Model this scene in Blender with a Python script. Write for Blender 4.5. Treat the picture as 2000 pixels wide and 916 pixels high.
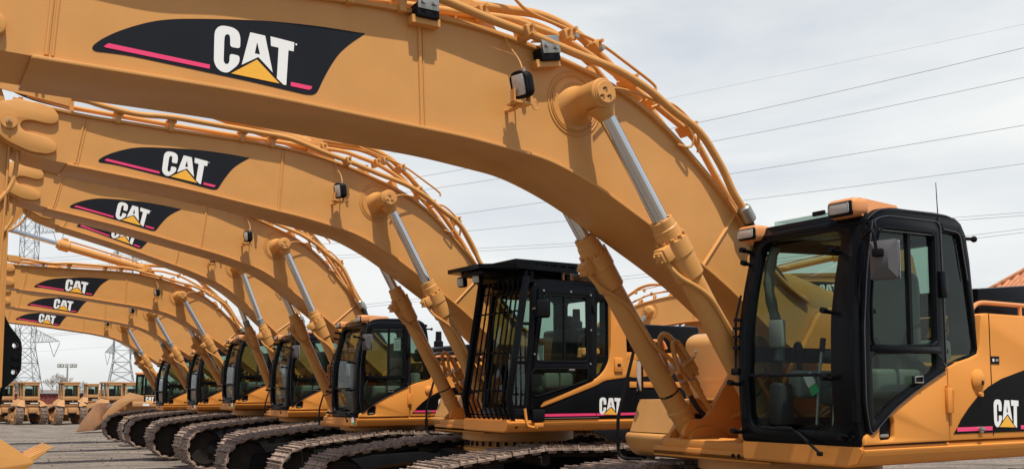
import bpy, bmesh, math, random
from math import sin, cos, pi, radians, sqrt, atan2, hypot
from mathutils import Vector, Matrix, noise
random.seed(7)
for o in list(bpy.data.objects): bpy.data.objects.remove(o)
SC = bpy.context.scene; COL = SC.collection

# ---------------------------------------------------------------- camera
EYE = 1.75
TH = 0.56659                                     # heading of the row
cam = bpy.data.cameras.new('camera'); cam_o = bpy.data.objects.new('camera', cam); COL.objects.link(cam_o)
cam.sensor_width = 36; cam.lens = 1900.43/2000*36; cam.shift_y = (600-458)/2000
cam.clip_start = .05; cam.clip_end = 5000
cam_o.location = (0, 0, EYE); cam_o.rotation_euler = (pi/2+0.08372, 0, 0)
SC.camera = cam_o
# ---------------------------------------------------------------- light
fwd = Vector((-cos(TH), -sin(TH), 0)); away = Vector((-sin(TH), cos(TH), 0))
travel = (fwd*-0.22 + away*1.0 + Vector((0, 0, -2.45))).normalized()
sun = bpy.data.lights.new('sun', 'SUN'); sun.energy = 5.0; sun.angle = radians(.6); sun.color = (1, .955, .88)
sun_o = bpy.data.objects.new('sun', sun); COL.objects.link(sun_o)
sun_o.rotation_euler = travel.to_track_quat('-Z', 'Y').to_euler()
el = math.asin(-travel.z); az = atan2(-travel.x, -travel.y)
W = bpy.data.worlds.new('World'); SC.world = W; W.use_nodes = True
nt = W.node_tree; nt.nodes.clear(); N = nt.nodes.new; LK = nt.links.new
out = N('ShaderNodeOutputWorld'); bg = N('ShaderNodeBackground'); bg.inputs[1].default_value = .12
sky = N('ShaderNodeTexSky'); sky.sky_type = 'NISHITA'; sky.sun_disc = False
sky.sun_elevation = el; sky.sun_rotation = az; sky.air_density = 1.0; sky.dust_density = 1.5; sky.ozone_density = 1.5
tc = N('ShaderNodeTexCoord'); mp = N('ShaderNodeMapping'); mp.inputs['Scale'].default_value = (1, 1, 4.5)
mp.inputs['Rotation'].default_value = (0, .12, 0)
nz = N('ShaderNodeTexNoise'); nz.inputs['Scale'].default_value = 1.7; nz.inputs['Detail'].default_value = 7; nz.inputs['Roughness'].default_value = .52
nz.inputs['Distortion'].default_value = .4
LK(tc.outputs['Generated'], mp.inputs[0]); LK(mp.outputs[0], nz.inputs[0])
rp = N('ShaderNodeValToRGB'); rp.color_ramp.elements[0].position = .34; rp.color_ramp.elements[0].color = (.60, .60, .60, 1)
rp.color_ramp.elements[1].position = .60; rp.color_ramp.elements[1].color = (1, 1, 1, 1)
LK(nz.outputs[0], rp.inputs[0])
nz2 = N('ShaderNodeTexNoise'); nz2.inputs['Scale'].default_value = 3.1; nz2.inputs['Detail'].default_value = 5
LK(mp.outputs[0], nz2.inputs[0])
cr = N('ShaderNodeValToRGB'); cr.color_ramp.elements[0].position = .35; cr.color_ramp.elements[0].color = (6.85, 7.05, 7.15, 1)
cr.color_ramp.elements[1].position = .62; cr.color_ramp.elements[1].color = (7.65, 7.8, 7.75, 1)
LK(nz2.outputs[0], cr.inputs[0])
mx = N('ShaderNodeMix'); mx.data_type = 'RGBA'
sx = N('ShaderNodeSeparateXYZ'); LK(tc.outputs['Generated'], sx.inputs[0])
ev = N('ShaderNodeMapRange'); ev.inputs[1].default_value = .37; ev.inputs[2].default_value = .60; ev.inputs[3].default_value = 1; ev.inputs[4].default_value = .16; ev.interpolation_type = 'SMOOTHSTEP'
LK(sx.outputs[2], ev.inputs[0]); mu = N('ShaderNodeMath'); mu.operation = 'MULTIPLY'; LK(rp.outputs[0], mu.inputs[0]); LK(ev.outputs[0], mu.inputs[1])
bk = N('ShaderNodeMapRange'); bk.inputs[1].default_value = -.45; bk.inputs[2].default_value = .25; bk.inputs[3].default_value = .30; bk.inputs[4].default_value = 1; bk.interpolation_type = 'SMOOTHSTEP'
LK(sx.outputs[1], bk.inputs[0]); m3 = N('ShaderNodeMath'); m3.operation = 'MULTIPLY'; LK(mu.outputs[0], m3.inputs[0]); LK(bk.outputs[0], m3.inputs[1])
LK(m3.outputs[0], mx.inputs[0]); LK(sky.outputs[0], mx.inputs[6]); LK(cr.outputs[0], mx.inputs[7])
LK(mx.outputs[2], bg.inputs[0]); LK(bg.outputs[0], out.inputs[0])
SC.view_settings.view_transform = 'Standard'; SC.view_settings.look = 'None'
SC.view_settings.exposure = 0.0; SC.view_settings.gamma = 1
SC.render.engine = 'CYCLES'

# ---------------------------------------------------------------- materials
MATS = {}
def mat(name, col, rough=.5, metal=0, coat=0, bump=0, bscale=40, dust=0, dcol=(.33, .27, .21), var=.06, spec=.5, vscale=3.0):
    if name in MATS: return MATS[name]
    m = bpy.data.materials.new(name); m.use_nodes = True; t = m.node_tree; p = t.nodes['Principled BSDF']
    p.inputs['Roughness'].default_value = rough; p.inputs['Metallic'].default_value = metal
    p.inputs['Coat Weight'].default_value = coat; p.inputs['Coat Roughness'].default_value = .12
    p.inputs['Specular IOR Level'].default_value = spec
    c = t.nodes.new('ShaderNodeTexCoord')
    n = t.nodes.new('ShaderNodeTexNoise'); n.inputs['Scale'].default_value = vscale; n.inputs['Detail'].default_value = 6
    t.links.new(c.outputs['Object'], n.inputs[0])
    r = t.nodes.new('ShaderNodeValToRGB')
    r.color_ramp.elements[0].position = .3; r.color_ramp.elements[1].position = .7
    r.color_ramp.elements[0].color = tuple(x*(1-var) for x in col)+(1,); r.color_ramp.elements[1].color = tuple(min(1, x*(1+var)) for x in col)+(1,)
    t.links.new(n.outputs[0], r.inputs[0]); src = r.outputs[0]
    if dust:
        n2 = t.nodes.new('ShaderNodeTexNoise'); n2.inputs['Scale'].default_value = 9; n2.inputs['Detail'].default_value = 9; n2.inputs['Roughness'].default_value = .65
        t.links.new(c.outputs['Object'], n2.inputs[0])
        mr = t.nodes.new('ShaderNodeMapRange'); mr.inputs[1].default_value = .5-.16; mr.inputs[2].default_value = .5+.2; mr.inputs[4].default_value = dust
        t.links.new(n2.outputs[0], mr.inputs[0])
        mm = t.nodes.new('ShaderNodeMix'); mm.data_type = 'RGBA'; mm.inputs[7].default_value = dcol+(1,)
        t.links.new(mr.outputs[0], mm.inputs[0]); t.links.new(src, mm.inputs[6]); src = mm.outputs[2]
    t.links.new(src, p.inputs['Base Color'])
    rr = t.nodes.new('ShaderNodeMapRange'); rr.inputs[3].default_value = max(0, rough-.06); rr.inputs[4].default_value = min(1, rough+.08)
    t.links.new(n.outputs[0], rr.inputs[0]); t.links.new(rr.outputs[0], p.inputs['Roughness'])
    if bump:
        n3 = t.nodes.new('ShaderNodeTexNoise'); n3.inputs['Scale'].default_value = bscale; n3.inputs['Detail'].default_value = 5
        t.links.new(c.outputs['Object'], n3.inputs[0]); b = t.nodes.new('ShaderNodeBump'); b.inputs['Strength'].default_value = bump; b.inputs['Distance'].default_value = .01
        t.links.new(n3.outputs[0], b.inputs['Height']); t.links.new(b.outputs[0], p.inputs['Normal'])
    MATS[name] = m; return m
PAINT = mat('tan_paint', (.59, .277, .074), .38, coat=.08, var=.05, bump=.025, bscale=12, dust=.10, dcol=(.48, .31, .16), spec=.28)
PAINT3 = mat('tan_panel_paint', (.66, .255, .048), .46, coat=.03, var=.03, bump=.015, bscale=10, dust=.03, dcol=(.48, .31, .16), spec=.16)
PAINT2 = mat('cab_trim_paint', (.62, .255, .09), .45, var=.03, spec=.3)
OLDP = mat('worn_tan_paint', (.46, .225, .08), .6, dust=.35, dcol=(.38, .27, .17), spec=.25)
BLACK = mat('black_gloss_paint', (.005, .0055, .0065), .2, var=.2, dust=.05, dcol=(.015, .0145, .014), spec=.08)
BLACKM = mat('black_matt', (.008, .008, .009), .5, var=.2, spec=.10)
RUBBER = mat('rubber_hose', (.03, .028, .027), .7)
CHROME = mat('chrome_rod', (.68, .68, .68), .10, metal=1, var=.02)
ZINC = mat('zinc_steel', (.38, .37, .32), .42, metal=.8, var=.1)
SHOE = mat('track_shoe_steel', (.13, .088, .066), .85, spec=.2, dust=1.0, dcol=(.50, .37, .285), bump=.6, bscale=60, var=.25, vscale=5)
TRKIN = mat('track_chain_steel', (.02, .017, .015), .8, spec=.15, dust=.3, dcol=(.06, .05, .04), bump=.5, bscale=50)
DBLK = mat('decal_black', (.013, .014, .017), .38, var=.05, spec=.15)
DBLK2 = mat('panel_decal_black', (.004, .004, .005), .3, var=.05, spec=.06)
DWHT = mat('decal_white', (.80, .79, .75), .4, var=.01)
DPNK = mat('decal_pink', (.80, .045, .16), .4, var=.01)
DYEL = mat('decal_yellow', (.85, .42, .035), .4, var=.01)
LENS = mat('lamp_lens', (.50, .47, .43), .12, metal=.15, bump=.4, bscale=90, var=.1)
SEAT = mat('seat_grey_green', (.09, .105, .09), .55, var=.12)
LGREY = mat('light_grey_plastic', (.25, .25, .215), .5)
GREYP = mat('grey_mirror_shell', (.085, .08, .08), .45, spec=.4)
EDGEHL = mat('black_edge_highlight', (.02, .021, .023), .22, spec=.9)  # lighter and glossier than the cab black, stands for highlights on its edges
FILMW = mat('paper_white', (.72, .73, .70), .7)
GREENP = mat('tag_green', (.03, .42, .16), .6)
REDP = mat('tag_red', (.5, .03, .03), .6)
GALV = mat('galvanised_steel', (.30, .31, .32), .55, metal=.3)
INTER = mat('cab_interior_black', (.025, .025, .027), .7)
def glassmat():
    m = bpy.data.materials.new('tinted_glass'); m.use_nodes = True; t = m.node_tree; t.nodes.clear()
    o = t.nodes.new('ShaderNodeOutputMaterial'); tr = t.nodes.new('ShaderNodeBsdfTransparent'); tr.inputs[0].default_value = (.66, .75, .70, 1)
    gl = t.nodes.new('ShaderNodeBsdfGlossy'); gl.inputs['Roughness'].default_value = .015; gl.inputs[0].default_value = (.95, .97, 1, 1)
    fr = t.nodes.new('ShaderNodeLayerWeight'); fr.inputs[0].default_value = .5; pw = t.nodes.new('ShaderNodeMath'); pw.operation = 'POWER'; pw.inputs[1].default_value = 4.5; t.links.new(fr.outputs['Facing'], pw.inputs[0])
    ma = t.nodes.new('ShaderNodeMath'); ma.operation = 'MULTIPLY_ADD'; ma.inputs[1].default_value = .8; ma.inputs[2].default_value = .012
    t.links.new(pw.outputs[0], ma.inputs[0])
    mx = t.nodes.new('ShaderNodeMixShader'); t.links.new(ma.outputs[0], mx.inputs[0]); t.links.new(tr.outputs[0], mx.inputs[1]); t.links.new(gl.outputs[0], mx.inputs[2])
    df = t.nodes.new('ShaderNodeBsdfDiffuse'); df.inputs[0].default_value = (.5, .52, .48, 1)
    c = t.nodes.new('ShaderNodeTexCoord'); n = t.nodes.new('ShaderNodeTexNoise'); n.inputs['Scale'].default_value = 5; n.inputs['Detail'].default_value = 6
    t.links.new(c.outputs['Object'], n.inputs[0]); mr = t.nodes.new('ShaderNodeMapRange'); mr.inputs[1].default_value = .35; mr.inputs[2].default_value = .75; mr.inputs[3].default_value = .0; mr.inputs[4].default_value = .012
    t.links.new(n.outputs[0], mr.inputs[0])
    m2 = t.nodes.new('ShaderNodeMixShader'); t.links.new(mr.outputs[0], m2.inputs[0]); t.links.new(mx.outputs[0], m2.inputs[1]); t.links.new(df.outputs[0], m2.inputs[2])
    t.links.new(m2.outputs[0], o.inputs[0]); return m
GLASS = glassmat()

# ---------------------------------------------------------------- mesh helpers
class MB:
    """collects shapes into one mesh, several materials"""
    def __init__(s): s.bm = bmesh.new(); s.ms = []
    def mi(s, m):
        if m not in s.ms: s.ms.append(m)
        return s.ms.index(m)
    def _take(s, b, m):
        i = s.mi(m); me = bpy.data.meshes.new('tmp'); b.to_mesh(me); b.free()
        n0 = len(s.bm.faces); s.bm.from_mesh(me); bpy.data.meshes.remove(me); s.bm.faces.ensure_lookup_table()
        for k in range(n0, len(s.bm.faces)): s.bm.faces[k].material_index = i
    def box(s, m, c, size, rot=None, bev=0, seg=2):
        b = bmesh.new(); bmesh.ops.create_cube(b, size=1); bmesh.ops.scale(b, vec=size, verts=b.verts)
        if bev: bmesh.ops.bevel(b, geom=b.edges[:], offset=bev, segments=seg, profile=.5, affect='EDGES')
        M = Matrix.Translation(c) @ (rot.to_4x4() if rot else Matrix.Identity(4)); bmesh.ops.transform(b, matrix=M, verts=b.verts); s._take(b, m)
    def hull(s, m, pts):                          # 8-corner box: 4 bottom, 4 top
        b = bmesh.new(); v = [b.verts.new(p) for p in pts]
        for f in ((3, 2, 1, 0), (4, 5, 6, 7), (0, 1, 5, 4), (1, 2, 6, 5), (2, 3, 7, 6), (3, 0, 4, 7)): b.faces.new([v[i] for i in f])
        bmesh.ops.recalc_face_normals(b, faces=b.faces); s._take(b, m)
    def cyl(s, m, p0, p1, r0, r1=None, n=20, cap=True):
        s.lathe(m, p0, p1, [(0, r0), (1, r0 if r1 is None else r1)], n, cap)
    def lathe(s, m, p0, p1, prof, n=24, cap=True):   # prof: (t along p0-p1, radius)
        p0 = Vector(p0); p1 = Vector(p1); ax = p1-p0
        z = ax.normalized(); x = z.orthogonal().normalized(); y = z.cross(x)
        b = bmesh.new(); rings = []
        for t, r in prof:
            c = p0+ax*t; rings.append([b.verts.new(c+(x*cos(a)+y*sin(a))*max(r, 1e-4)) for a in [2*pi*k/n for k in range(n)]])
        for i in range(len(rings)-1):
            for k in range(n): b.faces.new([rings[i][k], rings[i][(k+1) % n], rings[i+1][(k+1) % n], rings[i+1][k]])
        if cap: b.faces.new(rings[0][::-1]); b.faces.new(rings[-1])
        bmesh.ops.recalc_face_normals(b, faces=b.faces); s._take(b, m)
    def tube(s, m, pts, r, n=10, smooth=0, closed=False):
        P = [Vector(p) for p in pts]
        if smooth:
            Q = [P[0]]
            for i in range(1, len(P)-1):
                a, c, b_ = P[i-1], P[i], P[i+1]; d1 = min(smooth, (a-c).length*.45); d2 = min(smooth, (b_-c).length*.45)
                s0 = c+(a-c).normalized()*d1; s1 = c+(b_-c).normalized()*d2
                for k in range(5):
                    t = k/4; Q.append(s0*(1-t)**2+c*2*t*(1-t)+s1*t*t)
            Q.append(P[-1]); P = Q
        b = bmesh.new(); rings = []; nrm = None
        for i, p in enumerate(P):
            if closed: d = P[(i+1) % len(P)]-P[i-1]
            else: d = (P[min(i+1, len(P)-1)]-P[max(i-1, 0)])
            if d.length < 1e-6: d = Vector((0, 0, 1))
            d.normalize()
            nrm = d.orthogonal() if nrm is None else nrm-d*nrm.dot(d)
            nrm.normalize(); bn = d.cross(nrm); rr = r[i] if isinstance(r, list) else r
            rings.append([b.verts.new(p+(nrm*cos(a)+bn*sin(a))*rr) for a in [2*pi*k/n for k in range(n)]])
        R = range(len(rings)) if closed else range(len(rings)-1)
        for i in R:
            j = (i+1) % len(rings)
            for k in range(n): b.faces.new([rings[i][k], rings[i][(k+1) % n], rings[j][(k+1) % n], rings[j][k]])
        if not closed: b.faces.new(rings[0][::-1]); b.faces.new(rings[-1])
        bmesh.ops.recalc_face_normals(b, faces=b.faces); s._take(b, m)
    def plate(s, m, outer, lo, hi, holes=(), bev=0, fmap=None, res=None):
        """2D outline (with holes) given thickness lo..hi; default map is the side plane (u, lat, v)"""
        c = bpy.data.curves.new('c', 'CURVE'); c.dimensions = '2D'; c.fill_mode = 'BOTH'
        th = (hi-lo)/2; c.extrude = max(th-bev, 1e-5); c.bevel_depth = bev; c.bevel_resolution = 1; c.offset = -bev
        for L in [outer]+list(holes):
            if res: L = dense(L, res)
            sp = c.splines.new('POLY'); sp.points.add(len(L)-1); sp.use_cyclic_u = True
            for q, (x, y) in zip(sp.points, L): q.co = (x, y, 0, 1)
        o = bpy.data.objects.new('c', c); COL.objects.link(o)
        me = bpy.data.meshes.new_from_object(o.evaluated_get(bpy.context.evaluated_depsgraph_get()))
        bpy.data.objects.remove(o); bpy.data.curves.remove(c)
        b = bmesh.new(); b.from_mesh(me); bpy.data.meshes.remove(me); bmesh.ops.remove_doubles(b, verts=b.verts, dist=1e-6)
        f = fmap or (lambda x, y, z: (x, -z, y))
        for v in b.verts: v.co = f(v.co.x, v.co.y, v.co.z+(lo+hi)/2)
        bmesh.ops.recalc_face_normals(b, faces=b.faces); s._take(b, m)
    def grid(s, m, f, nu, nv, thick=0):
        b = bmesh.new(); G = [[b.verts.new(f(i/nu, j/nv)) for j in range(nv+1)] for i in range(nu+1)]
        for i in range(nu):
            for j in range(nv): b.faces.new([G[i][j], G[i+1][j], G[i+1][j+1], G[i][j+1]])
        s._take(b, m)
    def sphere(s, m, c, r, sc=(1, 1, 1), n=12, rot=None):
        b = bmesh.new(); bmesh.ops.create_uvsphere(b, u_segments=n, v_segments=max(4, n//2), radius=r)
        M = Matrix.Translation(c) @ (rot.to_4x4() if rot else Matrix.Identity(4)) @ Matrix.Diagonal((*sc, 1)); bmesh.ops.transform(b, matrix=M, verts=b.verts); s._take(b, m)
    def mesh(s, name, ang=32):
        me = bpy.data.meshes.new(name); s.bm.to_mesh(me); s.bm.free()
        for m in s.ms: me.materials.append(m)
        for p in me.polygons: p.use_smooth = True
        me.set_sharp_from_angle(angle=radians(ang)); return me
CACHE = {}
def part(name, key, build, parent, loc=(0, 0, 0), rot=(0, 0, 0), label=None):
    """one mesh object; the mesh is built once per key and shared by the copies"""
    if key not in CACHE:
        b = MB(); build(b); CACHE[key] = b.mesh(name)
    o = bpy.data.objects.new(name, CACHE[key]); COL.objects.link(o); o.parent = parent
    o.location = loc; o.rotation_euler = rot
    if label: o['label'] = label
    return o
def thing(name, label, cat, loc=(0, 0, 0), rz=0, group=None):
    o = bpy.data.objects.new(name, None); COL.objects.link(o); o.empty_display_size = .2
    o.location = loc; o.rotation_euler = (0, 0, rz); o['label'] = label; o['category'] = cat
    if group: o['group'] = group
    return o
def solo(name, build, label=None, cat=None, group=None, kind=None, loc=(0, 0, 0), rz=0, key=None):
    o = part(name, key or name+str(random.random()), build, None, loc, (0, 0, rz))
    if label: o['label'] = label
    if cat: o['category'] = cat
    if group: o['group'] = group
    if kind: o['kind'] = kind
    return o
def dense(L, res):
    Q = []
    for i in range(len(L)):
        a = L[i]; b = L[(i+1) % len(L)]; n = max(1, int(hypot(b[0]-a[0], b[1]-a[1])/res))
        Q += [(a[0]+(b[0]-a[0])*k/n, a[1]+(b[1]-a[1])*k/n) for k in range(n)]
    return Q
def fillet(L, r, n=5):
    Q = []; r = r if isinstance(r, (list, tuple)) else [r]*len(L)
    for i, c in enumerate(L):
        a = Vector(L[i-1]); b = Vector(L[(i+1) % len(L)]); c = Vector(c); d = min(r[i], (a-c).length*.48, (b-c).length*.48)
        if d < 1e-4: Q.append(tuple(c)); continue
        p = c+(a-c).normalized()*d; q = c+(b-c).normalized()*d
        for k in range(n+1):
            t = k/n; Q.append(tuple(p*(1-t)**2+c*2*t*(1-t)+q*t*t))
    return Q
def circ(x, y, r, n=24): return [(x+r*cos(2*pi*k/n), y+r*sin(2*pi*k/n)) for k in range(n)]
def smoothline(P, it=2):                          # open Chaikin
    for _ in range(it):
        Q = [P[0]]
        for a, b in zip(P, P[1:]): Q += [(a[0]*.75+b[0]*.25, a[1]*.75+b[1]*.25), (a[0]*.25+b[0]*.75, a[1]*.25+b[1]*.75)]
        P = Q+[P[-1]]
    return P
def offset(L, d):                                 # open polyline shifted to its left by d
    Q = []
    for i in range(len(L)):
        a = Vector(L[max(i-1, 0)]); b = Vector(L[min(i+1, len(L)-1)]); t = (b-a).normalized(); Q.append((L[i][0]-t.y*d, L[i][1]+t.x*d))
    return Q

# ---------------------------------------------------------------- the lettering, shared by boom and body
DK = dict(
 black=[(5.762,1.511),(5.753,1.532),(5.718,1.568),(5.647,1.62),(5.556,1.671),(5.453,1.719),(5.348,1.751),(5.231,1.775),(5.009,1.813),(4.798,1.844),(4.579,1.863),(4.408,1.873),(4.232,1.877),(4.184,1.88),(4.279,1.806),(4.362,1.724),(4.42,1.631),(4.466,1.541),(4.494,1.476),(4.509,1.452),(4.534,1.439),(4.578,1.436),(4.903,1.463),(5.307,1.489),(5.591,1.506),(5.744,1.499)],
 C=[(5.116,1.701),(5.111,1.733),(5.089,1.758),(5.06,1.766),(5.009,1.764),(4.978,1.747),(4.967,1.711),(4.969,1.648),(5.026,1.648),(5.026,1.701),(5.032,1.719),(5.048,1.719),(5.057,1.706),(5.06,1.684),(5.063,1.558),(5.055,1.544),(5.04,1.544),(5.03,1.558),(5.028,1.608),(4.971,1.605),(4.972,1.568),(4.987,1.542),(5.038,1.494),(5.074,1.494),(5.104,1.515),(5.118,1.549)],
 A=[(4.91,1.754),(4.822,1.75),(4.776,1.538),(4.862,1.616),(4.959,1.554)], Ah=[(4.869,1.704),(4.852,1.632),(4.883,1.634)],
 T=[(4.79,1.752),(4.645,1.741),(4.649,1.686),(4.681,1.687),(4.694,1.475),(4.711,1.475),(4.751,1.507),(4.741,1.692),(4.787,1.695)],
 Y=[(4.87,1.599),(4.735,1.478),(5.02,1.494)], s1=[(5.702,1.534),(5.678,1.555),(5.14,1.525),(5.141,1.501),(5.695,1.529)],
 s2=[(4.665,1.499),(4.534,1.492),(4.539,1.475),(4.554,1.467),(4.667,1.474)])
DK['black'] = fillet(DK['black'], [.02]*2+[.12]*11+[.01]+[.12]*4+[.05]+[.02]*3+[.02]+[.1]*3+[.02]*2, 4); DK['C'] = fillet(DK['C'], .016, 3)
def norm_letter(p):                               # into x 0..1 left to right, y 0..1 upward
    u, v = p; x = (5.118-u)/.473; y = (v-1.478+(.012*(x)))/.288; return x, y
def letters(b, fx, lat, step):                    # fx maps (x,y) 0..1 to the plane; lat is the surface, step its outward direction
    def pl(m, k, s0, hole=None):
        L = [fx(*norm_letter(p)) for p in DK[k]]; a, c = sorted((lat+step*s0, lat+step*(s0+.0015)))
        b.plate(m, L, a, c, holes=[[fx(*norm_letter(p)) for p in DK[h]] for h in ([hole] if hole else [])])
    pl(DWHT, 'C', .001); pl(DWHT, 'A', .001, 'Ah'); pl(DWHT, 'T', .001); pl(DYEL, 'Y', .0015)

# ---------------------------------------------------------------- excavator geometry (foot frame: u forward, lat to its right, v up)
FZ = 2.144
NL = -1.4456; FL = NL+1.0; BW = .58; RL = 2.02     # near side, cab's inner side, boom width, right side
def P(u, lat, v): return Vector((u, -lat, v+FZ))
def Pb(u, lat, v): return Vector((u, -lat, v))
def fside(x, y, z): return (x, -z, y+FZ)           # plate map for upper structure
BT = [(6.62,1.96),(6.06,1.93),(5.45,1.965),(4.59,2.02),(4.23,2.05),(3.82,2.062),(3.5,2.055),(3.1,2.02),(2.68,1.935),(2.32,1.845),(1.99,1.71),(1.74,1.56),(1.49,1.37),(1.23,1.15),(1.02,.95),(.86,.73),(.55,.45),(.2,.28)]
BB = [(6.05,1.425),(5.83,1.42),(5.44,1.415),(4.87,1.405),(4.23,1.365),(3.8,1.34),(3.51,1.325),(3.12,1.28),(2.87,1.25),(2.61,1.17),(2.34,1.06),(2.01,.89),(1.77,.765),(1.42,.58),(1.16,.42),(.99,.3),(.6,.02),(.15,-.22)]
TOPL = smoothline(BT, 2); BOTL = smoothline(BB, 2)
PIN = (2.57, 1.66); BASE = (.87, -.84)
def topv(u):
    for a, b in zip(BT, BT[1:]):
        if b[0] <= u <= a[0]: return b[1]+(a[1]-b[1])*(u-b[0])/(a[0]-b[0])
    return 1

def b_boom(b):
    tip = [(6.2,1.43),(6.4,1.445),(6.55,1.49),(6.66,1.55),(6.76,1.64),(6.80,1.74),(6.76,1.87),(6.68,1.94)]
    outl = BOTL[::-1]+tip+TOPL
    outl = [(-.05,-.2),(-.2,-.06),(-.2,.1),(-.05,.22)][::-1][:0]+outl
    foot = [(.0,.27),(-.14,.2),(-.22,.06),(-.2,-.1),(-.08,-.22)]
    b.plate(PAINT, BOTL[::-1]+tip+TOPL+foot, 0, BW, fmap=Pm)
    for L, d in ((TOPL, .03), (BOTL, .022)):
        L = [p for p in L if p[0] > .25]
        lo = offset(L, .004 if d < .025 else -.004); hi = offset(L, d if d < .025 else -d)
        lo, hi = (offset(L, -.001), offset(L, -d)) if L[0][1] > 1.8 else (offset(L, .001), offset(L, d))
        b.plate(PAINT, lo+hi[::-1], -.035, BW+.035, fmap=Pm, bev=.004)
    # welded joints on both webs
    for lat in (-.002, BW+.002):
        b.tube(PAINT, [Pb(3.80,lat,1.345), Pb(3.815,lat,2.05)], .014, 8); b.tube(PAINT, [Pb(3.775,lat,1.345), Pb(3.79,lat,2.05)], .006, 6)
        b.tube(PAINT, [Pb(1.40,lat,.575), Pb(1.05,lat,.985)], .014, 8)
        b.tube(PAINT, [Pb(5.98,lat,1.44), Pb(5.94,lat,1.93)], .012, 8); b.tube(PAINT, [Pb(5.95,lat,1.44), Pb(5.91,lat,1.93)], .008, 8)
        # raised ring and boss of the lift cylinder pin
        s = -1 if lat < 0 else 1
        for rr in (.19, .205, .23): b.tube(PAINT, [Pb(PIN[0]+rr*cos(a)*.98+.02, lat, PIN[1]+rr*sin(a)) for a in [2*pi*k/40 for k in range(40)]], .006, 6, closed=True)
        b.lathe(PAINT, Pb(*PIN[:1], lat-s*.02, PIN[1]), Pb(PIN[0], lat+s*.145, PIN[1]), [(0,.175),(.15,.15),(.35,.12),(.7,.105),(1,.10)], 32)
    # forked casting at the nose
    fork = [(6.80,1.74),(6.76,1.9),(6.62,1.965),(6.36,1.985),(6.24,1.955),(6.18,1.88),(6.20,1.81),(6.27,1.785),(6.44,1.79),(6.51,1.765),(6.53,1.72),(6.50,1.675),(6.44,1.655),(6.25,1.645),(6.17,1.59),(6.17,1.52),(6.24,1.475),(6.4,1.465),(6.62,1.53),(6.75,1.62)]
    for a, c in ((-.045, .0), (BW, BW+.045)): b.plate(PAINT, fillet(fork, .06), a, c, fmap=Pm, bev=.008)
    for s in (-1, 1):
        y0 = -.045 if s < 0 else BW+.045
        b.cyl(PAINT, Pb(6.63,y0,1.73), Pb(6.63,y0+s*.03,1.73), .075); b.cyl(PAINT, Pb(6.63,y0,1.73), Pb(6.63,y0+s*.05,1.73), .03); b.cyl(ZINC, Pb(6.63,y0,1.73), Pb(6.63,y0+s*.065,1.73), .014)
    # lugs of the stick cylinder on the hump
    for a in (.14, .40): b.plate(PAINT, [(3.05,2.0),(3.5,2.03),(3.42,2.25),(3.33,2.31),(3.24,2.28)], a, a+.05, fmap=Pm)
    b.cyl(PAINT, Pb(3.34,.1,2.24), Pb(3.34,.5,2.24), .045)
def Pm(x, y, z): return (x, -z, y)
def b_decal(side):
    def f(b):
        lat = 0 if side < 0 else BW; st = side
        def fx(k, m, s0):
            a, c = sorted((lat+st*s0, lat+st*(s0+.0015))); b.plate(m, DK[k], a, c, fmap=Pm)
        fx('black', DBLK, .0005)
        for k in ('s1', 's2'): fx(k, DPNK, .0025)
        if side < 0:
            for k, m in (('C', DWHT), ('T', DWHT), ('Y', DYEL)): fx(k, m, .0025 if k != 'Y' else .0035)
            b.plate(DWHT, DK['A'], -.004, -.0025, holes=[DK['Ah']], fmap=Pm)
            b.plate(DWHT, circ(4.633,1.731,.006,8), -.004, -.0025, fmap=Pm)
        else:                                      # text reads the right way round from the far side too
            def q(x, y): return (4.645+x*.473, 1.478+y*.288-.0)
            b2 = b
            for k, m in (('C', DWHT), ('A', DWHT), ('T', DWHT), ('Y', DYEL)):
                b2.plate(m, [q(*norm_letter(p)) for p in DK[k]], lat+.0025, lat+(.004 if m is DWHT else .0045), holes=[[q(*norm_letter(p)) for p in DK['Ah']]] if k == 'A' else (), fmap=Pm)
    return f
def b_lamp(b):                                     # work lamp on the web
    c = Vector((3.125, .17, 1.67)); d = Vector((.93, .27, -.22)).normalized(); x = Vector((0,0,1)).cross(d).normalized(); y = d.cross(x)
    R = Matrix((x, y, d)).transposed()
    b.box(BLACKM, c, (.135, .17, .10), R, bev=.045, seg=5); b.box(LENS, c+d*.052, (.105, .14, .02), R, bev=.009)
    b.tube(BLACKM, [c+R@Vector(p)+d*.05 for p in fillet3([(-.062,-.082),(.062,-.082),(.062,.082),(-.062,.082)], .05)], .010, 8, closed=True)
    b.tube(PAINT, [Pb(3.160,-.0,1.53), Pb(3.160,-.09,1.52), Pb(3.140,-.2,1.55)], .014, 8)
    b.box(PAINT, Pb(3.140,-.14,1.545), (.13,.12,.012)); b.box(PAINT, Pb(3.080,-.15,1.59), (.01,.05,.09)); b.box(PAINT, Pb(3.200,-.15,1.59), (.01,.05,.09))
    b.tube(PAINT, [Pb(3.030,-.16,1.55)+Vector((.025*cos(t),0,.03*sin(t))) for t in [2*pi*k/14 for k in range(14)]], .005, 6, closed=True)
    b.tube(PAINT, [Pb(3.110,-.14,1.77), Pb(3.110,-.1,1.86), Pb(3.160,-.05,1.96), Pb(3.180,-.03,2.03)], .006, 6, smooth=.05)
    b.cyl(ZINC, c+Vector((0,0,.085)), c+Vector((0,0,.115)), .012)
def fillet3(L, r): return [Vector((x, y, 0)) for x, y in fillet(L, r)]
TA = [(6.1,2.09),(5.96,2.099),(5.82,2.08),(5.46,2.064),(5.1,2.125),(4.83,2.135),(3.818,2.185),(3.642,2.16),(3.326,2.1),(3.018,2.061),(2.859,2.032),(2.612,1.984),(2.364,1.951),(2.216,1.919),(1.955,1.826),(1.75,1.704),(1.472,1.588),(1.238,1.303),(1.153,1.141),(1.005,0.981)]
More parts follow.
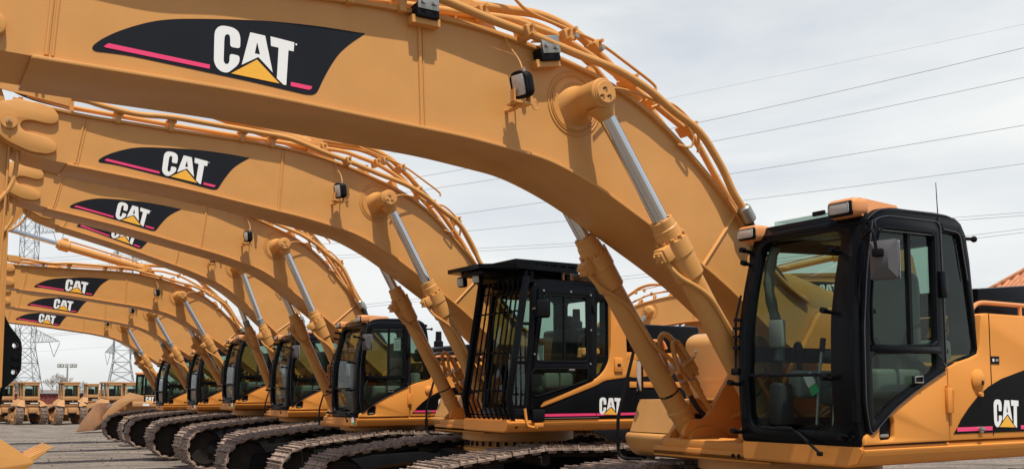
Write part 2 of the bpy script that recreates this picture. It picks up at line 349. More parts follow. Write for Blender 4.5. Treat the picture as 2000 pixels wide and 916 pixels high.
TB = [(6.05,2.05),(5.2,2.085),(4.572,2.119),(3.74,2.177),(3.4,2.20),(3.024,2.235),(2.788,2.198),(2.646,2.182),(2.447,2.127),(2.1,1.98),(1.75,1.81),(1.45,1.66),(1.392,1.624),(1.314,1.564),(1.095,1.267),(.863,1.013)]
TC = [(3.9,2.3),(3.4,2.36),(2.88,2.395),(2.685,2.414),(2.487,2.39),(2.281,2.325),(2.123,2.213),(2.016,2.154),(1.898,2.047),(1.55,1.8),(1.2,1.45),(.95,1.15)]
TD = [(3.5,2.62),(3.05,2.58),(2.905,2.443),(2.801,2.373),(2.503,2.322),(2.153,2.263),(1.594,2.011),(1.606,1.968)]
def b_tube(line, lat, r):
    def f(b): b.tube(PAINT, [Pb(u, lat, v) for u, v in line], r, 12, smooth=.14)
    return f
def clampset():
    L = []
    def add(n, f): L.append((n, f))
    for u in (5.62, 5.08, 4.3, 3.95):
        v = topv(u)
        add('tube_clamp', lambda b, u=u, v=v: (b.box(PAINT, Pb(u,.08,v+.05), (.05,.28,.12), bev=.006), b.box(PAINT, Pb(u,.0,v+.105), (.10,.11,.03), bev=.006), b.cyl(ZINC, Pb(u+.02,-.05,v+.1), Pb(u+.02,-.07,v+.1), .012, n=6)))
    def bright(b, u, v, a):                        # bright clamp plates with two bolts on black blocks
        R = Matrix.Rotation(a, 3, 'Y')
        b.box(BLACKM, Pb(u,-.06,v-.075), (.16,.10,.09), R, bev=.008)
        b.box(ZINC, Pb(u,-.105,v-.01), (.15,.02,.12), R, bev=.004); b.box(ZINC, Pb(u,-.04,v+.048), (.15,.14,.012), R, bev=.004)
        for s in (-.04, .04): b.cyl(ZINC, Pb(u+s,-.11,v-.025), Pb(u+s,-.135,v-.025), .018, n=6)
        b.box(PAINT, Pb(u,.02,v-.13), (.2,.2,.05), R)
    for u, v, a in ((3.80,2.14,.0), (2.86,2.02,.2)): add('bolted_clamp', lambda b, u=u, v=v, a=a: bright(b, u, v, a))
    for u, v, l in ((3.05,2.06,-.07), (2.6,2.17,.12), (2.42,2.27,.3), (1.42,1.65,.12), (2.0,1.93,.12), (1.80,1.80,.12), (3.3,2.21,.12), (2.18,2.22,.3)):
        a = .3 if u > 2.3 else .75
        add('tube_clamp', lambda b, u=u, v=v, l=l, a=a: (b.box(PAINT, Pb(u,l,v), (.06,.17,.095), Matrix.Rotation(a, 3, 'Y'), bev=.01), b.cyl(ZINC if u < 2.5 else PAINT, Pb(u,l-.08,v-.03), Pb(u,l-.13,v-.03), .018, n=6), b.cyl(PAINT, Pb(u,l-.08,v+.03), Pb(u,l-.12,v+.03), .014, n=6)))
    for u in (2.7, 2.3, 1.98, 1.62, 1.2):
        add('tube_bracket', lambda b, u=u: b.box(PAINT, Pb(u,.3,topv(u)+.09), (.06,.35,.2), Matrix.Rotation(.5 if u < 2.5 else .2, 3, 'Y'), bev=.01))
    add('hose_coupling', lambda b: b.lathe(ZINC, Pb(1.05,-.09,1.04), Pb(.97,-.09,.93), [(0,.045),(.1,.055),(.9,.055),(1,.045)], 12))
    add('hose_coupling', lambda b: b.lathe(ZINC, Pb(.90,.12,1.06), Pb(.83,.12,.95), [(0,.04),(.9,.05),(1,.04)], 12))
    add('hose', lambda b: b.tube(RUBBER, [Pb(1.0,-.09,.97), Pb(.75,.02,.72), Pb(.4,.1,.5), Pb(.15,.15,.2)], .03, 8, smooth=.15))
    add('hose', lambda b: b.tube(RUBBER, [Pb(.85,.12,.98), Pb(.66,.2,.74), Pb(.38,.22,.5), Pb(.1,.22,.2)], .03, 8, smooth=.15))
    return L
CLAMPS = clampset()
def b_loop(b):                                     # thin drain line looping off the top edge
    b.tube(PAINT, [Pb(PIN[0]-.12,-.12,PIN[1]+.06), Pb(2.32,-.1,1.8), Pb(2.05,-.06,1.80), Pb(1.75,-.08,1.72), Pb(1.55,-.10,1.56), Pb(1.55,-.08,1.44), Pb(1.66,-.04,1.47)], .009, 8, smooth=.16)
    b.tube(PAINT, [Pb(1.86,.02,1.74), Pb(1.72,-.02,1.80), Pb(1.56,-.02,1.72), Pb(1.42,-.02,1.6), Pb(1.4,.02,1.45)], .012, 8, smooth=.1)
def b_guard_noseplate(b):
    b.plate(PAINT, [(6.1,2.02),(6.75,2.05),(6.75,2.16),(6.12,2.16)], -.02, .0, fmap=Pm)
    b.plate(PAINT, [(6.05,1.98),(6.5,2.03),(6.5,2.17),(6.07,2.15)], .0, .02, fmap=Pm)
    for u, v in ((6.42,2.1), (6.36,2.1)): b.cyl(ZINC, Pb(u,-.02,v), Pb(u,-.04,v), .015, n=6)
    for k, l in enumerate((.08, .16, .26)): b.tube(RUBBER if k else ZINC, [Pb(6.1,l,2.08), Pb(6.5,l,2.1), Pb(6.85,l-.02,2.17+.03*k), Pb(7.1,l,2.05)], .024, 8, smooth=.15)

# lift cylinder along +X from its foot pin
LB = 1.96
def b_barrel(b):
    b.lathe(PAINT, (.05,0,0), (LB-.42,0,0), [(0,.07),(.04,.088),(.17,.09),(.175,.098),(.2,.098),(.205,.088),(1,.088)], 28)
    b.lathe(PAINT, (LB-.44,0,0), (LB-.04,0,0), [(0,.09),(.06,.108),(.5,.11),(.51,.118),(.82,.118),(.83,.100),(1,.098)], 28)
    b.lathe(PAINT, (LB-.1,0,0), (LB+.05,0,0), [(0,.096),(.55,.096),(.6,.088),(1,.086),(1,.066)], 28)
    for k in range(10):
        a = 2*pi*k/10; y = .108*cos(a); z = .108*sin(a); b.cyl(PAINT, (LB-.11,y,z), (LB-.085,y,z), .014, n=6)
        if k % 2: b.cyl(PAINT, (LB+.045,y*.62,z*.62), (LB+.06,y*.62,z*.62), .012, n=6)
    b.cyl(PAINT, (0,-.09,0), (0,.09,0), .115, n=28); b.cyl(ZINC, (0,-.13,0), (0,.13,0), .05)
    b.box(PAINT, (LB-.16,.02,-.13), (.11,.11,.08), bev=.01); b.box(PAINT, (LB-.16,.02,-.175), (.085,.085,.04), bev=.008)
    for s in (-1, 1):
        for t in (-1, 1): b.cyl(PAINT, (LB-.16+t*.025,.02+s*.025,-.195), (LB-.16+t*.025,.02+s*.025,-.21), .009, n=6)
def b_pipes(b):
    b.tube(PAINT, [(LB-.2,.02,-.15), (LB-.34,.05,-.14), (LB-.48,.09,-.06), (LB-.62,.105,.0), (.95,.105,.02), (.8,.09,.10), (.62,.06,.17), (.5,.05,.19)], .018, 10, smooth=.1)
    b.tube(PAINT, [(.62,-.05,.12), (.78,-.05,.17), (.92,-.03,.20), (.95,.03,.23), (.85,.05,.26), (.5,.05,.26)], .024, 10, smooth=.1)
    b.tube(PAINT, [(.62,.10,.12), (.76,.10,.15), (.88,.10,.2), (.84,.10,.26), (.7,.10,.27), (.5,.10,.27)], .02, 10, smooth=.08)
    b.box(PAINT, (.66,0,.12), (.02,.2,.2), bev=.005); b.box(PAINT, (.60,.0,.29), (.12,.24,.012)); b.box(PAINT, (.60,.12,.23), (.12,.012,.12)); b.box(PAINT, (.66,.05,.23), (.012,.2,.14))
    for y, z in ((-.04,.21), (.06,.24), (.0,.28)):
        b.cyl(PAINT, (.56,y,z), (.5,y,z), .030, n=6); b.lathe(PAINT, (.48,y,z), (.34,y,z), [(0,.034),(.5,.034),(.55,.027),(1,.027)], 10)
        b.tube(RUBBER if z == .21 else PAINT, [(.38,y,z), (.2,y,z+.0), (.05,y,z+.05), (-.04,y+.03,z+.16), (-.04,y+.08,z+.34)], .022, 8, smooth=.12)
    b.lathe(BLACKM, (.50,0,0), (.52,0,0), [(0,.0885),(1,.0885)], 24, cap=False)
def b_rod(b):                                      # ends in the eye on the boom pin at the origin
    b.cyl(CHROME, (-1.35,0,0), (-.1,0,0), .058, n=28); b.lathe(PAINT, (-.17,0,0), (-.06,0,0), [(0,.062),(.3,.075),(1,.11)], 24)
    b.lathe(PAINT, (0,-.10,0), (0,.10,0), [(0,.095),(.06,.104),(.94,.104),(1,.095)], 32)
def b_pincap(b):
    b.lathe(PAINT, (0,0,0), (0,.010,0), [(0,.088),(1,.086)], 32)
    b.lathe(PAINT, (0,0,0), (0,.022,0), [(0,.078),(.7,.078),(1,.073)], 32)
    for k in range(3):
        a = k*2*pi/3+.5; b.cyl(PAINT, (.035*cos(a),.022,.035*sin(a)), (.035*cos(a),.034,.035*sin(a)), .010, n=6)
        b.box(TRKIN, (.035*cos(a)+.0,.023,.035*sin(a)-.022), (.012,.003,.02))
def b_tapecover(b):                                # pale wrapping left round the rod
    b.lathe(LGREY, (0,0,0), (.14,0,0), [(0,.066),(.2,.072),(.5,.067),(.8,.074),(1,.062)], 16)

# stick hangs along -Z from its pin, +X is the outside edge
def b_stick(b):
    o = [(-.03,.0),(-.02,-.5),(-.04,-1.2),(-.05,-2.8),(.02,-3.6),(.18,-3.68),(.26,-3.55),(.34,-2.8),(.5,-1.0),(.58,-.35),(.6,.2),(.62,.55),(.42,1.05),(.30,1.12),(.2,1.02),(.16,.6),(.02,.2)]
    b.plate(PAINT, fillet(o, .08), .1, BW-.1, bev=.01, fmap=Pm)
    b.cyl(PAINT, (0,-.02,0), (0,-BW+.02,0), .1)
    for s in (.08, BW-.08): b.tube(PAINT, [(-.03,-s,-.2), (-.035,-s,-3.0)], .012, 6)
    b.cyl(PAINT, (.15,-.05,-3.55), (.15,-BW+.05,-3.55), .07)
def b_stickpipes(b):
    b.tube(PAINT, [(-.1,-.1,.3), (-.12,-.1,-.1), (-.1,-.1,-.6), (.1,-.06,-.9), (.2,-.06,-2.0)], .022, 8, smooth=.15)
def b_bracket(b):                                  # black quick-coupler plates with round holes behind the stick
    o = fillet([(.1,-1.85),(-.04,-1.95),(-.12,-2.12),(-.27,-2.32),(-.29,-2.42),(-.29,-2.76),(-.2,-2.9),(-.08,-3.02),(-.04,-3.3),(.1,-3.3)], .05)
    for l in (.14, BW-.18): b.plate(BLACK, o, l, l+.05, holes=[circ(-.2,-2.40,.04,12), circ(-.2,-2.78,.04,12)], fmap=Pm)
    for v in (-2.56, -2.67): b.cyl(BLACK, (-.2,-.08,v), (-.2,-BW+.08,v), .045)
def b_bucket(b):                                   # pivot at origin; mouth faces the machine (-X)
    prof = [(.12,.1),(.42,-.05),(.55,-.35),(.5,-.68),(.28,-.9),(-.05,-.95),(-.25,-.88),(-.62,-.62)]
    inn = [(.1,.04),(.37,-.08),(.49,-.35),(.45,-.64),(.26,-.84),(-.04,-.89),(-.23,-.83),(-.6,-.59)]
    shell = prof+inn[::-1]
    b.plate(PAINT, shell, -.25, BW+.25, fmap=Pm)
    for l in (-.27, BW+.23): b.plate(PAINT, fillet(prof+[(-.55,-.52),(-.1,-.1),(-.02,.08)], .04), l, l+.04, fmap=Pm, bev=.006)
    for k in range(5):
        l = -.2+k*(BW+.4)/4
        b.hull(PAINT, [(-.55,-l+.06,-.62),(-.55,-l-.06,-.62),(-.93,-l-.035,-.40),(-.93,-l+.035,-.40),(-.52,-l+.06,-.53),(-.52,-l-.06,-.53),(-.93,-l-.035,-.385),(-.93,-l+.035,-.385)])
    b.hull(PAINT, [(-.5,.25,-.66),(-.5,-BW-.25,-.66),(-.78,-BW-.22,-.50),(-.78,.22,-.50),(-.5,.25,-.62),(-.5,-BW-.25,-.62),(-.78,-BW-.22,-.475),(-.78,.22,-.475)])
    for l in (.1, BW-.1):
        b.plate(PAINT, fillet([(-.12,.0),(.1,.16),(.3,.1),(.34,-.06),(.1,-.1)], .06), l-.02, l+.02, fmap=Pm); b.cyl(ZINC, (0,-l+.04,0), (0,-l-.04,0), .05)
def b_links(b):
    for l in (.04, BW-.04):
        b.plate(PAINT, fillet([(.12,-3.2),(.34,-2.95),(.62,-3.22),(.6,-3.32),(.34,-3.1),(.18,-3.28)], .05), l-.02, l+.02, fmap=Pm)
    b.cyl(PAINT, (.55,-BW/2,-1.2), (.5,-BW/2,-.2), .07); b.cyl(CHROME, (.6,-BW/2,-3.2), (.55,-BW/2,-1.2), .04); b.cyl(PAINT, (.6,-.02,-3.26), (.6,-BW+.02,-3.26), .05)
def b_sbarrel(b):
    b.lathe(PAINT, (0,0,0), (2.05,0,0), [(0,.07),(.02,.09),(.86,.09),(.87,.13),(.97,.13),(.98,.1),(1,.1)], 24); b.cyl(PAINT, (0,-.1,0), (0,.1,0), .1)
    b.tube(PAINT, [(1.9,0,.12), (1.75,0,.14), (.3,0,.13), (.15,0,.08)], .02, 8, smooth=.08); b.box(PAINT, (1.9,0,.15), (.12,.1,.06), bev=.01)
def b_srod(b):
    b.cyl(CHROME, (-1.6,0,0), (-.08,0,0), .05); b.cyl(PAINT, (0,-.09,0), (0,.09,0), .09)

# ------------------------------------------------ undercarriage
def trackpath(R0=.45, c0=(2.27,.47), R1=.53, c1=(-1.75,.55), zt=1.075, zb=.02):
    L = []
    for k in range(13): a = -pi/2+pi*.92*k/12; L.append((c0[0]+R0*cos(a), c0[1]+R0*sin(a)))
    L += [(1.55,zt-.07), (.9,zt-.005), (.1,zt-.03), (-.7,zt), (-1.3,zt)]
    for k in range(13): a = pi/2+pi*k/12; L.append((c1[0]+R1*cos(a), c1[1]+R1*sin(a)))
    L += [(-1.5,zb), (1.9,zb)]
    return L
def b_track(path, pitch=.225, w=.6, th=.026, mlink=True):
    def f(b):
        L = path; L = L+[L[0]]; S = [0]
        for a, c in zip(L, L[1:]): S.append(S[-1]+hypot(c[0]-a[0], c[1]-a[1]))
        n = int(S[-1]/pitch); pitch_ = S[-1]/n
        def at(s):
            s %= S[-1]
            for i in range(len(L)-1):
                if S[i+1] >= s: t = (s-S[i])/(S[i+1]-S[i]+1e-9); return Vector((L[i][0]+(L[i+1][0]-L[i][0])*t, 0, L[i][1]+(L[i+1][1]-L[i][1])*t))
            return Vector((L[0][0], 0, L[0][1]))
        rnd = random.Random(3)
        for k in range(n):
            p = at(k*pitch_); q = at((k+1)*pitch_); d = (q-p).normalized(); nrm = Vector((d.z, 0, -d.x)); c = (p+q)/2
            R = Matrix((d, Vector((0,1,0)), -nrm if False else nrm)).transposed()
            if R.determinant() < 0: R = Matrix((-d, Vector((0,1,0)), nrm)).transposed()
            j = rnd.uniform(-.004, .004)
            b.box(SHOE, c+nrm*(-.01+j), (pitch_*.93, w, th), R)
            for s, h in ((-.44, .03), (.0, .018), (.40, .018)): b.box(SHOE, c+d*(pitch_*s*.95)+nrm*(.008+h/2+j), (.014, w*.995, h), R)
            if mlink:
                for y in (-.1, .1): b.box(TRKIN, c-nrm*.06, (pitch_*1.02, .04, .09), R)
                for y in (-.09, .09): b.box(TRKIN, c-nrm*.06+Vector((0,y,0)), (pitch_*.95, .035, .1), R)
            for y in (-.27, .27):                  # bolted shoe edge lugs
                b.box(SHOE, c-nrm*.035+Vector((0,y*w/.6,0)), (pitch_*.45, .03, .03), R)
    return f
def b_trackframe(b):
    b.plate(BLACKM, fillet([(-1.6,.36),(-1.7,.72),(-1.2,.8),(1.3,.72),(2.2,.62),(2.25,.34),(1.6,.28),(-1.2,.28)], .08), -.2, .2, bev=.02, fmap=lambda x, y, z: (x, -z, y))
    for k in range(8): b.lathe(TRKIN, (-1.3+k*.42,-.24,.22), (-1.3+k*.42,.24,.22), [(0,.08),(.1,.13),(.3,.13),(.35,.1),(.65,.1),(.7,.13),(.9,.13),(1,.08)], 16)
    for u in (-.7, .9): b.cyl(TRKIN, (u,-.2,.93), (u,.2,.93), .07, n=14)
def b_idler(b):
    b.lathe(TRKIN, (0,-.16,0), (0,.16,0), [(0,.1),(.05,.14),(.06,.34),(.2,.36),(.3,.385),(.7,.385),(.8,.36),(.94,.34),(.95,.14),(1,.1)], 32)
def b_sprocket(b):
    L = []
    for k in range(22):
        a = 2*pi*k/22
        for da, r in ((-.09,.40), (-.04,.46), (.04,.46), (.09,.40)): L.append((r*cos(a+da), r*sin(a+da)))
    b.plate(TRKIN, L, -.04, .04, fmap=lambda x, y, z: (x, z, y)); b.lathe(OLDP, (0,-.26,0), (0,.26,0), [(0,.16),(.1,.22),(.9,.22),(1,.16)], 24)
def b_carbody(b):
    b.box(BLACKM, (.25,-.25,.75), (1.5,1.7,.4), bev=.05)
    for s in (-1, 1):
        for t in (-1, 1): b.box(BLACKM, (.25+t*.7,-.25+s*.75,.6), (.7,.5,.35), Matrix.Rotation(s*t*.5, 3, 'Z'), bev=.04)
def b_swing(b):
    b.lathe(PAINT, (.25,-.25,.9), (.25,-.25,1.22), [(0,.72),(.3,.72),(.31,.66),(.6,.66),(.61,.74),(1,.74)], 48)
    for k in range(40):
        a = 2*pi*k/40; b.cyl(TRKIN, (.25+.7*cos(a),-.25+.7*sin(a),1.02), (.25+.7*cos(a),-.25+.7*sin(a),1.08), .02, n=6)

# ------------------------------------------------ upper structure
def b_platform(b):
    pr = [(1.50,-.80),(1.46,-.765),(1.38,-.755),(-2.2,-.755),(-2.2,-.88),(1.40,-.885),(1.48,-.865)]
    # near deck beam with rounded lower edge
    L = []
    for u in (1.47, -2.2):
        L.append([P(u,NL+.02,-.745), P(u,NL-.012,-.765), P(u,NL-.012,-.80), P(u,NL+.03,-.872), P(u,NL+.10,-.89), P(u,FL+.02,-.89), P(u,FL+.02,-.75)])
    bb = bmesh.new(); V = [[bb.verts.new(p) for p in r] for r in L]; n = len(V[0])
    for k in range(n): bb.faces.new([V[0][k], V[0][(k+1) % n], V[1][(k+1) % n], V[1][k]])
    bb.faces.new(V[1]); bb.faces.new(V[0][::-1]); bmesh.ops.recalc_face_normals(bb, faces=bb.faces)
    bmesh.ops.bevel(bb, geom=bb.edges[:], offset=.012, segments=2, affect='EDGES'); b._take(bb, PAINT3)
    b.box(PAINT3, P(-.53,.18,-.845), (3.34,1.24,.09), bev=.01)
    b.box(PAINT3, P(-.9,RL-.35,-.84), (2.6,.7,.12), bev=.02)
    for a in (-.06, BW+.01): b.plate(PAINT3, fillet([(1.12,-.8),(1.02,-.62),(.85,-.66),(.3,.05),(.15,.26),(-.1,.3),(-.28,.1),(-.6,-.8)], .1), a, a+.05, fmap=fside, bev=.008)
    for a in (-.34, -.12, .56, .82): b.plate(PAINT3, fillet([(1.04,-.9),(1.06,-.78),(.95,-.70),(.8,-.70),(.6,-.8),(.45,-.9)], .06), a, a+.035, fmap=fside, bev=.006)
    b.box(PAINT3, P(.75,.26,-.92), (.8,1.3,.05), bev=.006); b.box(PAINT3, P(1.12,.26,-.90), (.06,1.3,.07), bev=.006)
    b.cyl(PAINT3, P(BASE[0],-.36,BASE[1]), P(BASE[0],.9,BASE[1]), .05)
    for a in (-.36, .86): b.cyl(PAINT3, P(BASE[0],a-.02,BASE[1]), P(BASE[0],a+.02,BASE[1]), .1, n=28)
    for k in range(4): b.cyl(BLACKM, P(1.152,-.2+k*.06,-.9), P(1.158,-.2+k*.06,-.9), .016)
ARC = [(1.455,-.745),(1.455,-.70),(1.41,-.665),(1.37,-.64),(1.17,-.51),(1.04,-.435),(.92,-.385),(.70,-.29),(.58,-.25),(.45,-.21),(.31,-.18),(.19,-.16)]
def b_sidepanel(b):                                # tan lower skirt swept up to the body
    arc = smoothline(ARC, 1)
    rec = [(1.18,-.54-.03),(1.24,-.575),(1.31,-.64),(1.315,-.70),(1.30,-.72),(1.19,-.715),(1.17,-.70),(1.165,-.60)]
    b.plate(PAINT3, [(.585,-.74)]+arc[:-8]+[(.585,-.255)], NL-.02, NL+.03, holes=[fillet(rec, .02)], bev=.012, fmap=fside)
    b.plate(BLACKM, [(1.15,-.55),(1.33,-.6),(1.33,-.73),(1.15,-.73)], NL+.012, NL+.02, fmap=fside); b.box(ZINC, P(1.24,NL+.008,-.69), (.09,.01,.02), bev=.003)
    b.box(PAINT3, P(.595,NL-.03,-.47), (.06,.03,.17), bev=.006); b.cyl(PAINT3, P(.565,NL-.045,-.54), P(.565,NL-.045,-.40), .012)
    b.box(PAINT3, P(.595,NL-.03,-.377), (.05,.02,.012))
def b_body(b):                                     # body side behind the cab
    L = [(.57,-.74),(.57,-.25),(.45,-.21),(.31,-.18),(.215,-.15),(.185,-.08),(.175,.06),(.16,.125),(.10,.14),(-2.2,.14),(-2.2,-.74)]
    b.plate(PAINT3, L, NL-.015, FL-.1, bev=.014, fmap=fside)
    # seam, fuel cap, label
    b.box(BLACKM, P(.075,NL-.0165,-.29), (.006,.004,.85)); b.box(BLACKM, P(-.9,NL-.0165,-.29), (.006,.004,.85))
    b.lathe(PAINT3, P(.24,NL-.01,-.33), P(.24,NL-.05,-.33), [(0,.075),(.4,.072),(.8,.05),(1,.02)], 28)
    b.box(BLACKM, P(.235,NL-.052,-.35), (.02,.004,.03)); b.cyl(PAINT3, P(.24,NL-.03,-.43), P(.24,NL-.05,-.43), .016)
    b.box(BLACKM, P(.02,NL-.0168,-.19), (.10,.003,.055)); b.box(DWHT, P(.045,NL-.0195,-.19), (.02,.002,.02)); b.box(LGREY, P(-.0,NL-.0195,-.19), (.035,.002,.016))
def b_bodydecal(b):
    s = [(.54,-.695),(.50,-.66),(.45,-.60),(.36,-.525),(.24,-.44),(.11,-.375),(-.05,-.32),(-.37,-.25),(-.8,-.19),(-1.6,-.16),(-1.9,-.3),(-2.0,-.70)]
    b.plate(DBLK2, s, NL-.0185, NL-.017, fmap=fside)
    for a, c in ((.50,.09), (-.26,-1.9)): b.plate(DPNK, [(a,-.68),(a,-.652),(c,-.652),(c,-.68)], NL-.021, NL-.0195, fmap=fside)
    def fx(x, y): return (.068-x*.31, -.672+y*.205)
    Pl = b.plate
    def w(m, k, hole=None, e=0):
        Pl(m, [fx(*norm_letter(p)) for p in DK[k]], NL-.0215-e, NL-.020-e, holes=[[fx(*norm_letter(p)) for p in DK[hole]]] if hole else (), fmap=fside)
    w(DWHT, 'C'); w(DWHT, 'A', 'Ah'); w(DWHT, 'T'); w(DYEL, 'Y', e=.001)
def b_latch(b):
    b.cyl(ZINC, P(.24,NL-.02,-.672), P(.24,NL-.04,-.672), .022); b.box(ZINC, P(.235,NL-.04,-.668), (.05,.012,.02), bev=.004)
def b_hood(b):
    b.box(BLACK, P(-1.55,.35,.28), (1.25,2.1,.38), bev=.05, seg=3)
    for k in range(14): b.box(BLACKM, P(-1.1-k*.07,.35,.475), (.03,1.6,.02))
    b.box(BLACK, P(-.75,-.55,.22), (.35,1.1,.24), bev=.03)
    b.lathe(BLACKM, P(-1.2,.9,.4), P(-1.2,.9,.78), [(0,.09),(.5,.09),(.55,.06),(1,.055)], 16)
def b_hood_tall(b):                                # nearest machine: tall black engine cover
    b.plate(BLACK, [(-.35,.1),(-.35,.37),(-1.0,.43),(-2.2,.52),(-2.3,.1)], NL+.32, -.25, bev=.02, fmap=fside); b.box(BLACK, P(-1.55,.55,.2), (1.25,1.6,.22), bev=.04)
def b_midbody(b):
    b.box(PAINT, P(-1.25,.3,-.3), (1.9,1.55,.88), bev=.03)
    b.box(PAINT, P(-1.3,RL-.35,-.33), (1.8,.7,.85), bev=.04)
def b_rail(b):
    b.tube(PAINT2, [P(.20,NL+.06,.10), P(.17,NL+.06,.16), P(.08,NL+.06,.225), P(-.95,NL+.06,.225), P(-1.0,NL+.06,.14)], .016, 10, smooth=.1)
    b.tube(PAINT2, [P(-.45,NL+.06,.14), P(-.45,NL+.06,.225)], .014, 8)
def b_rail2(b):
    b.tube(PAINT2, [P(-.70,NL+.3,.12), P(-.72,NL+.3,.22), P(-1.1,NL+.3,.22), P(-1.15,NL+.3,.12)], .02, 10, smooth=.06)
def b_cw(b):
    Lw = [(-2.2,-.72),(-2.2,.25),(-2.75,.28),(-3.05,.1),(-3.1,-.6),(-2.95,-.85),(-2.3,-.88)]
    b.plate(PAINT3, fillet(Lw, .12), NL+.02, RL-.02, bev=.08, fmap=fside)
def b_tank(b):                                     # right side fuel tank, then the tool box and steps
    b.plate(PAINT, fillet([(-.22,-.72),(-.22,.10),(-.34,.17),(-.9,.17),(-.9,-.72)], .07), 1.02, RL-.02, bev=.012, fmap=fside)
    for u, v in ((-.205,-.02), (-.205,-.16)): b.cyl(ZINC, P(u-.02,1.84,v), P(u+.01,1.84,v), .014, n=6)
    b.box(PAINT, P(-.218,1.5,-.30), (.01,.5,.03))
def b_toolbox(b):
    b.hull(PAINT, [P(-.2,1.02,-.79),P(.70,1.02,-.79),P(.70,RL-.25,-.79),P(-.2,RL-.25,-.79),P(-.2,1.02,-.49),P(.63,1.02,-.49),P(.62,RL-.3,-.49),P(-.2,RL-.3,-.49)])
    b.box(PAINT, P(.3,1.02,-.482), (.66,.03,.02)); b.box(BLACKM, P(.5,1.015,-.66), (.14,.01,.10))
    b.plate(PAINT, fillet([(.73,-.80),(.74,-.86),(.67,-.98),(.59,-1.02),(-.2,-1.02),(-.2,-.80)], .05), 1.0, RL-.22, bev=.012, fmap=fside)
    b.box(PAINT, P(.6,.97,-.86), (.2,.10,.04), bev=.008)
def b_pole(b):
    b.tube(BLACKM, [P(.62,1.78,.02), P(.80,1.80,-.60), P(.82,1.80,-.68), P(.82,1.80,-.98), P(.8,1.76,-1.04), P(.7,1.55,-1.04)], .016, 8, smooth=.06)
    b.sphere(BLACKM, P(.61,1.78,.03), .03, n=8)
    b.cyl(BLACKM, P(.82,1.80,-.82), P(.82,1.80,-.90), .026, n=10)
    b.tube(BLACKM, [P(.71,1.79,-.28), P(.66,1.68,-.3), P(.62,1.66,-.38), P(.7,1.74,-.5)], .008, 6)
def b_polemirror(b):
    b.box(BLACKM, P(.68,1.64,-.27), (.03,.10,.30), Matrix.Rotation(-.2, 3, 'Z'), bev=.012); b.box(CHROME, P(.694,1.635,-.27), (.006,.085,.28), Matrix.Rotation(-.2, 3, 'Z'))

